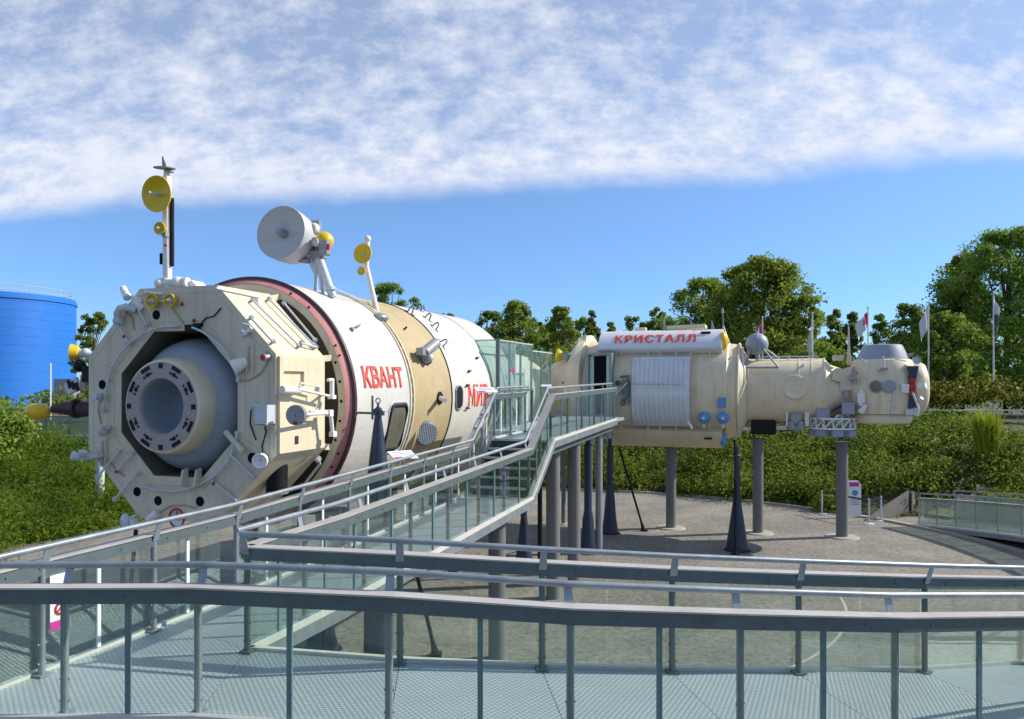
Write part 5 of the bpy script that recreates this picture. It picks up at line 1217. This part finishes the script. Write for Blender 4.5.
mb = MB(); mb.sphere((x1l+.02, -1.0, -1.5), .26, 24, (.4, .9, 1.0)); xp('blue_cap', mb, 'lblue', lb)
mb = MB(); mb.sphere((x1l+.1, -1.05, -1.27), .07, 12); xp('yellow_knob', mb, 'yellow', lb)
mb = MB(); c = yp(706, 333.5, -.95); mb.box(c, (.28, .2, .12)); mb.box(yp(708, 438.5, -1.4), (.24, .06, .06)); xp('dark_latch', mb, 'black', bevel=.006)
for px in (621, 648, 660, 676, 691, 710):
    a = yp(px, 350, -1.32); mb = MB(); mb.beam(a, a + V((0, .05, -.16)), .03, .03); xp('box_hinge', mb, 'creamk')
    a = yp(px, 430, -1.32); mb = MB(); mb.beam(a, a + V((0, .0, .2)), .025, .025); xp('box_hinge', mb, 'creamk')
mb = MB(); a = yp(668, 328.5, -.2); b = yp(706, 326.5, -.2); mb.beam(a, b, .8, .12); mb.box(yp(641, 330, -.2), (.35, .3, .16)); xp('roof_box', mb, 'creamk', bevel=.01)
mb = MB(); mb.prism([yp(711, 331, -.5), yp(715, 331, -.5), yp(711.5, 320, -.5)], (0, .1, 0)); mb.beam(yp(724, 334, -.4), yp(722.5, 312, -.4), .035, .035); mb.tube(yp(722.5, 313, -.4), yp(722.5, 308, -.4), .05, .02); mb.tube(yp(723, 326, -.4), yp(729, 343, -.8), .03); xp('roof_antenna', mb, 'grey'); mb = MB(); mb.box(yp(664, 327, -.2), (.06, .06, .5)); xp('roof_stub', mb, 'grey')
# door portal
d0, d1 = yp(587, 390, -1.7).x, yp(612.5, 390, -1.7).x
zT = yp(600, 355, -1.75).z; zB = 3.74 - RC.z
mb = MB()
for xx_ in (d0+.04, d1-.04): mb.box((xx_, -1.62, (zT+zB)/2), (.09, .5, zT-zB))
mb.box(((d0+d1)/2, -1.62, zT+.035), (d1-d0, .5, .07)); pt = xp('door_frame', mb, 'doorf', bevel=.006)
wd = d1-d0
mb = MB(); mb.box((d0+wd*.50, -1.66, (zT+zB)/2), (wd*.52, .02, zT-zB-.06)); xp('doorway_shade', mb, 'dark', pt)  # flat black panel painted as the shade behind the door opening
for xx_ in (d0+wd*.19, d1-wd*.16):
    mb = MB(); mb.box((xx_, -1.74, (zT+zB)/2), (wd*.14, .04, zT-zB-.05)); xp('door_leaf', mb, 'glassv', pt)
    mb = MB(); mb.box((xx_, -1.67, (zT+zB)/2), (wd*.15, .03, zT-zB-.05)); xp('door_jamb', mb, 'whitep', pt)
# ribbed radiator
ra0, ra1 = yp(630.5, 400, -1.75).x, yp(689, 400, -1.75).x; RRd = 1.70
h_top = hx(650, 357, RRd)[0]; h_bot = hx(650, 425.5, RRd)[0]; a_t = math.asin(min(1, h_top.z/RRd)); a_b = math.asin(max(-1, h_bot.z/RRd))
vs = []; fs = []; nx_, nz_ = 96, 26
for i in range(nx_+1):
    f = i/nx_; w = (f*12) % 1.0; rib = .034 if .12 < w < .62 else 0.0
    for j in range(nz_+1):
        g_ = j/nz_; a = a_b + (a_t-a_b)*g_
        rb2 = rib if (0.04 < g_ < .44 or .56 < g_ < .96) else 0; R2 = RRd + rb2 - (.012 if abs(g_-.5) < .02 else 0)
        vs.append(V((ra0 + (ra1-ra0)*f, -R2*math.cos(a), R2*math.sin(a))))
m2 = nz_+1
for i in range(nx_):
    for j in range(nz_): fs.append((i*m2+j, (i+1)*m2+j, (i+1)*m2+j+1, i*m2+j+1))
k0 = len(vs); bnd = [i*m2 for i in range(nx_+1)] + [nx_*m2+j for j in range(1, nz_+1)] + [i*m2+nz_ for i in range(nx_-1, -1, -1)] + [j for j in range(nz_-1, 0, -1)]
vs += [V((vs[b].x, vs[b].y*.95, vs[b].z*.95)) for b in bnd]; nb_ = len(bnd)
fs += [(bnd[i], bnd[(i+1) % nb_], k0+(i+1) % nb_, k0+i) for i in range(nb_)]
rd = xp('radiator_panel', MB().add(vs, fs), 'panelw', angle=30)
mb = MB()
a_ = V((ra0+.1, -RRd-.03, .30)); mb.tube(V((ra0+.1, -RRd*math.cos(.13)-.03, RRd*math.sin(.13))), V((ra1-.2, -RRd*math.cos(.13)-.03, RRd*math.sin(.13))), .022); xp('radiator_pipe', mb, 'rail', rd)
mb = MB(); mb.tube(V((ra1-.05, -1.6, -.95)), V((ra1+.1, -1.68, -1.15)), .04); xp('radiator_fitting', mb, 'whitep', rd)
# dark gimbal beside the radiator
mb = MB(); c = yp(625, 388, -1.75)
mb.box(c, (.18, .2, .5)); mb.lathe([(.08, .06), (.08, -.06), (.01, -.06)], yp(618, 383, -1.8), (0, -1, 0), 18); mb.tube(yp(617, 394, -1.8), yp(629, 381, -1.85), .04); mb.tube(yp(621, 401, -1.8), yp(629, 396, -1.8), .05); mb.tube(yp(620, 377, -1.75), yp(629, 376, -1.75), .04); mb.sphere(yp(623, 403, -1.75), .09, 12); mb.beam(yp(628, 375, -1.8), yp(628, 404, -1.8), .08, .06)
xp('gimbal', mb, 'steeld', bevel=.008)
mb = MB(); mb.tube(yp(616, 394.5, -1.9), yp(627, 383, -1.9), .022); xp('gimbal_arm', mb, 'rail')
# small bits on the left cone
c, nrm = hx(563, 385, 1.2); mb = MB(); mb.tube(yp(562, 389, -1.2), yp(563, 382, -1.3), .03); mb.tube(yp(563, 382, -1.3), yp(569, 385, -1.35), .03); mb.sphere(yp(570, 385.5, -1.35), .06, 12); xp('left_bracket', mb, 'black')
mb = MB()
for k in range(5): mb.beam(yp(572, 357-2*k, -.9+.05*k), yp(586, 341-2.0*k, -.9+.05*k), .03, .03)
xp('ladder_bars', mb, 'grey')
mb = MB(); c = yp(561, 356, -.9); mb.lathe([(.02, -.10), (.14, -.06), (.22, .08), (.22, .14), (.05, .2)], c, (-1, -.3, .15), 24); yh = xp('yellow_horn', mb, 'yellow')
mb = MB(); mb.sphere(yp(566, 357, -1.05), .12, 16); mb.box(yp(571, 358, -.9), (.2, .2, .22)); xp('horn_mount', mb, 'dome', yh)
mb = MB(); mb.lathe([(.02, 0), (.08, 0), (.1, .05), (.11, .05), (.10, -.03)], yp(548.5, 357, -.4), (-.4, -1, 0), 18); mb.lathe([(.02, 0), (.05, 0), (.06, .03)], yp(543, 365.5, -.4), (-.4, -1, 0), 14); xp('yellow_lamp', mb, 'yellow')
mb = MB(); mb.tube(yp(541, 369, -.4), yp(549, 357, -.38), .02); mb.tube(yp(545, 372, -.2), yp(549, 357, -.38), .02); mb.box(yp(554, 368, -.5), (.4, .25, .14)); mb.box(yp(557, 366.5, -.5), (.12, .2, .18)); xp('lamp_arm', mb, 'whitep')
# blue balls
for px, py, nm in ((704, 418, 0), (723, 418, 1)):
    c = yp(px, py, -1.45); mb = MB(); mb.sphere(c, .185, 24); bb = xp('gas_bottle', mb, 'lblue')
    mb = MB(); mb.tube(c + V((0, 0, -.15)), c + V((.0, .0, -.3)), .03); mb.tube(c + V((0, -.17, 0)), c + V((0, -.21, 0)), .05, .02); xp('bottle_valve', mb, 'whitep', bb)
mb = MB(); mb.box(yp(722, 402.5, -1.5), (.25, .16, .3)); xp('blue_box', mb, 'lblue', bevel=.015)
mb = MB(); mb.tube(yp(691, 399, -1.58), yp(697, 392, -1.62), .014); mb.tube(yp(691, 402, -1.58), yp(698, 404, -1.62), .014); mb.tube(yp(690, 390, -1.58), yp(696, 390, -1.62), .014); xp('thin_rods', mb, 'creamk')
# round grey tank in its cradle
c = yp(757, 344, -.35)
mb = MB(); mb.sphere(c, .345, 40); mb.tube(c + V((0,0,.33)), c + V((0,0,.42)), .06, .04); mb.tube(c - V((0,0,.33)), c - V((0,0,.5)), .05); rt = xp('round_tank', mb, 'dome')
mb = MB(); mb.lathe([(.35, -.015), (.358, -.01), (.358, .01), (.35, .015)], c, (1, 0, 0), 48); xp('tank_band', mb, 'grey', rt)
mb = MB(); z_ = yp(757, 368, -.75).z
q = [yp(745, 367.5, -.8), yp(778.5, 367.5, -.8)]; q2 = [V((p.x, .1, 1.02)) for p in q]
for a_, b_ in ((q[0], q[1]), (q[0], c + V((-.2, -.25, -.18))), (q[1], c + V((.2, -.25, -.18))), (q2[1], c + V((.25, .1, -.15))), (q2[0], c + V((-.25, .1, -.15)))): mb = MB(); mb.tube(a_, b_, .03); xp('cradle_rod', mb, 'grey', rt)
mb = MB(); mb.beam(yp(743, 347, -.9), yp(743, 376, -.98), .05, .06); xp('white_stay', mb, 'rail')
mb = MB(); a = V((uR+.6, -.25, 1.06)); mb.tube(a, V((uN1-.15, -.25, 1.06)), .02)
for k in range(5): p = a.lerp(V((uN1-.15, -.25, 1.06)), k/4); mb.tube(p, p - V((0, 0, .12)), .016)
xp('top_handrail', mb, 'rail')
# porthole cover
c, nrm = hx(795, 387, 1.0)
mb = MB(); mb.lathe([(.36, -.04), (.36, .02), (.34, .035), (.32, .02), (.16, .018), (.16, .035), (.14, .04), (.01, .04)], c, nrm, 40); xp('porthole_cover', mb, 'creamk')
mb = MB()
for px, py in ((745, 379), (744, 402), (744, 409), (803, 366), (744, 356)): mb.box(hx(px, py, 1.0)[0] , (.07, .07, .12))
mb.box(yp(743.5, 398, -1.0), (.06, .06, .7)); xp('small_fittings', mb, 'rail', bevel=.006)
# underside of the narrow part
mb = MB(); a, b = ux(751, -.5), ux(776, -.5); mb.box(((a+b)/2, 0, -1.15), (b-a, 1.0, .42)); xp('support_collar', mb, 'black', bevel=.02)
mb = MB(); mb.box((ux(743, -.4), -.1, -1.2), (.6, .5, .12)); mb.box((ux(783, -.4), -.1, -1.15), (.5, .5, .12)); xp('collar_beam', mb, 'whitep', bevel=.01)
mb = MB()
for px, py in ((791, 424), (801, 424)): c = yp(px, py, -.75); mb.lathe([(.08, .12), (.14, -.06), (.15, -.14), (.02, -.12)], c, (0.15*(1 if px > 795 else -1), -.3, 1), 20)
mb.box(yp(796, 417, -.7), (.3, .2, .3)); mb.sphere(yp(797, 428, -.7), .12, 14); xp('engine_pods', mb, 'grey')
mb = MB()
for px in (787, 806, 808): mb.beam(yp(px, 412, -.85), yp(px, 426, -.85), .04, .04)
xp('pod_brackets', mb, 'whitep')
for px, py, y_, sz in ((823, 414.5, -.85, (.36, .14, .34)), (848, 408, -.8, (.36, .25, .36)), (846, 394, -.75, (.14, .14, .2)), (845, 421, -.6, (.2, .2, .2))): mb = MB(); mb.box(yp(px, py, y_), sz); xp('grey_box', mb, 'dome', bevel=.012)
# ring truss
tr_ = yp(832, 424, -.35)
mb = MB(); Rr = .66
for z_ in (-.12, .18):
    mb.lathe([(Rr + .03*math.cos(q), z_ + .03*math.sin(q)) for q in [i*math.pi/3 for i in range(7)]], tr_, (0, 0, 1), 40)
for k in range(16):
    a = 2*math.pi*k/16; b = 2*math.pi*(k+1)/16; P = lambda a, z, r=Rr: tr_ + V((r*math.cos(a), r*math.sin(a), z))
    mb.tube(P(a, -.12), P(b, .18), .018, n=6); mb.tube(P(b, .18), P(b, -.12), .018, n=6)
    mb.path([P(a, .16, Rr*.9), P((a+b)/2 + (k*7 % 5)*.12, .02 + (k*3 % 4)*.09, Rr*.62), P(b - (k % 3)*.3, .26, Rr*.35)], .024, 6)
    if k % 2: mb.tube(P(a, -.12), P(a + .7, .3, Rr*.8), .02, n=6)
for r_ in (.3, .46): mb.lathe([(r_ + .02*math.cos(q), .16 + .02*math.sin(q)) for q in [i*math.pi/3 for i in range(7)]], tr_, (0, 0, 1), 30)
rt2 = xp('ring_truss', mb, 'whitep')
mb = MB()
for k in range(8):
    a = 2*math.pi*k/8 + .2; mb.box(tr_ + V((.55*math.cos(a), .55*math.sin(a), -.26)), (.34, .24, .2), Matrix.Rotation(a + 1.57, 3, 'Z'))
xp('truss_boxes', mb, 'dome', rt2, bevel=.02)
mb = MB(); mb.box(tr_ + V((.1, .2, -.3)), (.8, .8, .16)); xp('truss_plate', mb, 'grey', rt2)
# neck antenna
mb = MB(); mb.prism([yp(846, 364, -.3), yp(853, 364, -.3), yp(850.5, 352, -.3), yp(849.5, 326, -.3), yp(848, 326, -.3), yp(847.5, 352, -.3)], (0, .05, 0)); mb.box(yp(838, 358, -.3), (.3, .3, .16)); mb.prism([yp(833, 372, -.75), yp(852, 366, -.6), yp(852, 390, -.7), yp(840, 391, -.75), yp(840, 382, -.78), yp(832, 380, -.8)], (0, .3, 0)); xp('neck_fairing', mb, 'creamk', bevel=.01)
mb = MB(); mb.tube(yp(832, 411, -.8), yp(845, 404, -.8), .04); xp('neck_strut', mb, 'maroon')
mb = MB(); mb.box(yp(853, 377, -.85), (.18, .14, .16)); mb.tube(yp(850, 381, -.85), yp(857, 372, -.85), .05); mb.box(yp(855, 381, -.85), (.1, .1, .2)); xp('dark_connector', mb, 'grey', bevel=.01)
# docking node: barrel standing upright, dome on top, docking cap at the right
nc = V((ux(884, -.4), 0, 0)); 
def nz(py, y=-.9): return yp(884, py, y).z
zt_, zb_ = nz(358, -.4), nz(414, -.8)
prof = [(0.01, zt_-.0), (.66, zt_), (.80, zt_-.06), (.90, nz(366, -.9)), (.97, nz(378, -.95)), (1.0, nz(392, -1)), (1.0, nz(404, -1)), (.98, zb_), (.01, zb_)]
mb = MB(); mb.lathe([(r, h) for r, h in prof], nc, (0, 0, 1), 64); nd = xp('node_body', mb, 'creamk')
zr = nz(424, -.8)
mb = MB(); mb.lathe([(.70, zb_+.02), (.84, zb_-.02), (.88, (zb_+zr)/2), (.84, zr+.03), (.78, zr), (.01, zr)], nc + V((-.06, 0, 0)), (0, 0, 1), 64); xp('lower_rim', mb, 'cream')
z345 = nz(344.5, -.2)
mb = MB(); mb.lathe([(.72, zt_-.02), (.71, zt_+.02), (.54, z345-.02), (.50, z345), (.01, z345+.01)], nc, (0, 0, 1), 56); xp('dome_cover', mb, 'dome')
mb = MB(); mb.box(nc + V((-.02, 0, z345+.03)), (.16, .16, .05)); xp('dome_lug', mb, 'creamk')
# neck flare of the node toward the narrow module
mb = MB(); mb.lathe([(.60, uN2-.1), (.72, uN2+.05), (.85, uN2+.3), (.9, uN2+.5)], (0,0,0), (1,0,0), 56); xp('node_neck', mb, 'creamk')
uE = ux(928.5, -.2)
mb = MB(); mb.lathe([(.85, uE-.95), (.78, uE-.62), (.74, uE-.60), (.80, uE-.40), (.80, uE-.22), (.70, uE-.08), (.50, uE-.01), (.02, uE)], (0,0,.08), (1,0,0), 56); xp('docking_cap', mb, 'creamk')
xd = yp(912.5, 386, -1.0)
def hd(px, py): return yp(px, py, -.86)
mb = MB(); mb.prism([hd(907, 366), hd(919, 366), hd(914.5, 386), hd(918, 408), hd(908.5, 408), hd(911, 386)], (0, .12, 0)); hg = xp('navy_hourglass', mb, 'navy')
for py in (381, 387, 393): mb = MB(); mb.lathe([(.08, .0), (.076, .02), (.01, .026)], hd(912.5, py) + V((0, .0, 0)), FY, 20); mb.lathe([(.09, -.02), (.09, .01), (.08, .012)], hd(912.5, py), FY, 20); xp('red_lamp', mb, 'redd', hg)
for px, py, mt in ((876, 386.5, 'window'), (889, 386.5, 'dome')):
    dx_ = yp(px, py, -1.0).x - nc.x; yy = -math.sqrt(max(.1, 1.0 - dx_**2)); c = yp(px, py, yy); nrm = V((dx_, yy, 0)).normalized()
    mb = MB(); mb.lathe([(.185, -.03), (.185, .04), (.15, .05), (.15, .02)], c, nrm, 32); pf = xp('porthole', mb, 'grey')
    mb = MB(); mb.lathe([(.152, .02 if mt == 'window' else .05), (.01, .02 if mt == 'window' else .06)], c, nrm, 32); xp('porthole_glass', mb, mt, pf)
def nh(px, py, o=0.03):
    dx_ = yp(px, py, -.9).x - nc.x; yy = -math.sqrt(max(.02, 1.0 - min(.97, dx_**2))) - o; return yp(px, py, yy)
mb = MB(); mb.tube(nh(862, 400), nh(892, 401), .018); mb.tube(nh(893, 393), nh(892, 413), .014); mb.beam(nh(892, 407), nh(891.5, 414), .04, .04); mb.path([nh(861, 359), nh(866, 362), nh(867, 366)], .02); mb.path([nh(890, 362), nh(891, 358), nh(906, 361)], .018); mb.tube(nh(883, 356), nh(884, 367), .03); xp('node_handrail', mb, 'rail')
mb = MB(); mb.box(nh(884, 369, .05), (.2, .08, .08)); mb.box(nh(880, 371, .05), (.08, .08, .06)); xp('node_latch', mb, 'grey', bevel=.006)
mb = MB(); mb.tube(nh(861.5, 390, .1), nh(861, 406, .1), .07, .07); mb.tube(nh(861, 412, .12), nh(866, 405, .14), .10, .06); mb.box(nh(861, 398, .1), (.2, .14, .3)); xp('white_thruster', mb, 'whitep', bevel=.01)
mb = MB(); mb.tube(yp(918, 387, -.95), yp(926, 385.5, -1.05), .05, .09); mb.box(yp(905, 389, -.95), (.2, .1, .22)); mb.tube(yp(900, 384, -.95), yp(909, 386, -1.0), .03); mb.tube(yp(913, 393, -1.0), yp(919, 409, -.95), .03); xp('side_jets', mb, 'whitep')
mb = MB(); mb.lathe([(.12, .03), (.12, -.04), (.01, -.04)], yp(917, 360, -.6), (.3, -1, .2), 20); mb.box(yp(911, 412, -.85), (.3, .14, .16)); mb.tube(yp(917, 408, -.9), yp(916, 416, -.9), .07); mb.tube(yp(920, 400, -.9), yp(922, 398, -.95), .05); xp('corner_fittings', mb, 'rail')
mb = MB(); mb.prism([yp(907, 353.5, -.2), yp(915, 352.5, -.2), yp(912, 356, -.2), yp(908, 356, -.2)], (0, .05, 0)); mb.tube(yp(908, 358, -.2), yp(911, 354, -.2), .02); xp('tail_vane', mb, 'grey')
# cables and fittings hanging under the left end, above the posts
mb = MB(); r = random.Random(9)
for k in range(9):
    a = yp(572 + 5*k, 433 - k*.6, -1.2); b = yp(574 + 5*k + r.uniform(-3, 3), 443 + r.uniform(-2, 4), -1.25); mb.path([a, a.lerp(b, .5) + V((r.uniform(-.2, .2), -.1, 0)), b], .04, 6)
mb.lathe([(.16, .04), (.16, -.04), (.1, -.04)], yp(606, 438, -1.3), (-.6, -1, 0), 20); xp('cable_bundle', mb, 'rail')

# ================================================================= visitor panels on the rails
def placard(label, c, n, w, h, lines=3, foot=True, pole=True):
    n = V(n).normalized(); d, s, u = basis(n); t = thing('info_placard', label, 'sign', c)
    M3 = Matrix((s, n, u)).transposed()
    mb = MB(); mb.box(c, (w, .012, h), M3); part('board', mb, M['signw'], t)
    mb = MB(); mb.box(V(c) + n*.008 - u*(h/2-.035) + s*(w*.30), (w*.34, .006, .06), M3); part('corner_mark', mb, M['magenta'], t)
    mb = MB()
    for k in range(lines): mb.box(V(c) + n*.008 + u*(h*.3 - h*.17*k), (w*.7, .005, h*.04), M3)
    part('text_lines', mb, M['ink'], t)
    if pole: mb = MB(); mb.tube(V(c) - n*.01, V(c) - n*.06 - V((0,0,.32)), .015); part('bracket', mb, M['steel'], t)
    return t
placard('white tilted information panel on the ramp rail by the big barrel window', W(403, 455, 11.9), (.25, -.30, .9), .42, .26)
placard('white tilted information panel at the top of the steps rail, by the second red lettering', W(486, 390, 14.9), (.2, -.35, .9), .42, .24)
for k, (px, py, lb_) in enumerate(((477.5, 417, 'upper white placard with a magenta edge on the sloping steps rail'), (472.5, 424.5, 'lower white placard with a magenta edge on the sloping steps rail'))):
    f = (.66, .40)[k]; c = Lp[2].lerp(Lp[3], f) + V((0, 0, .925)) + tx*.03; dr_ = (Lp[3]-Lp[2]).normalized(); up_ = dr_.cross(tx).normalized(); up_ = up_ if up_.z > 0 else -up_
    M3 = Matrix((tx, dr_, up_)).transposed(); t = thing('info_placard', lb_, 'sign', c)
    mb = MB(); mb.box(c, (.16, .24, .012), M3); part('board', mb, M['signw'], t)
    mb = MB(); mb.box(c + dr_*.135, (.16, .03, .014), M3); part('edge_mark', mb, M['magenta'], t)
    mb = MB()
    for j in range(3): mb.box(c + up_*.008 - tx*.04 + tx*.04*j, (.012, .17, .004), M3)
    part('text_lines', mb, M['ink'], t)
# no-entry style notice fixed to the left rail glass
d_ = 6.19; c = V((-5.86 + .354*d_ + .03, d_, 2.5 + .55))
t = thing('rail_notice', 'white notice with a magenta foot and red ring on the left ramp glass', 'sign', c)
M3 = Matrix((-ax, tx, V((0, 0, 1)))).transposed()
mb = MB(); mb.box(c, (.17, .008, .46), M3); part('board', mb, M['signw'], t)
mb = MB(); mb.box(c - V((0, 0, .195)) + tx*.006, (.17, .005, .07), M3); part('foot_band', mb, M['magenta'], t)
mb = MB(); mb.lathe([(.032, .006), (.05, .006), (.05, .011), (.032, .011), (.032, .006)], c - V((0, 0, .07)), tx, 28); mb.box(c - V((0, 0, .07)) + tx*.008, (.08, .004, .014), M3 @ Matrix.Rotation(R_(45), 3, 'Y')); part('red_ring', mb, M['redd'], t)
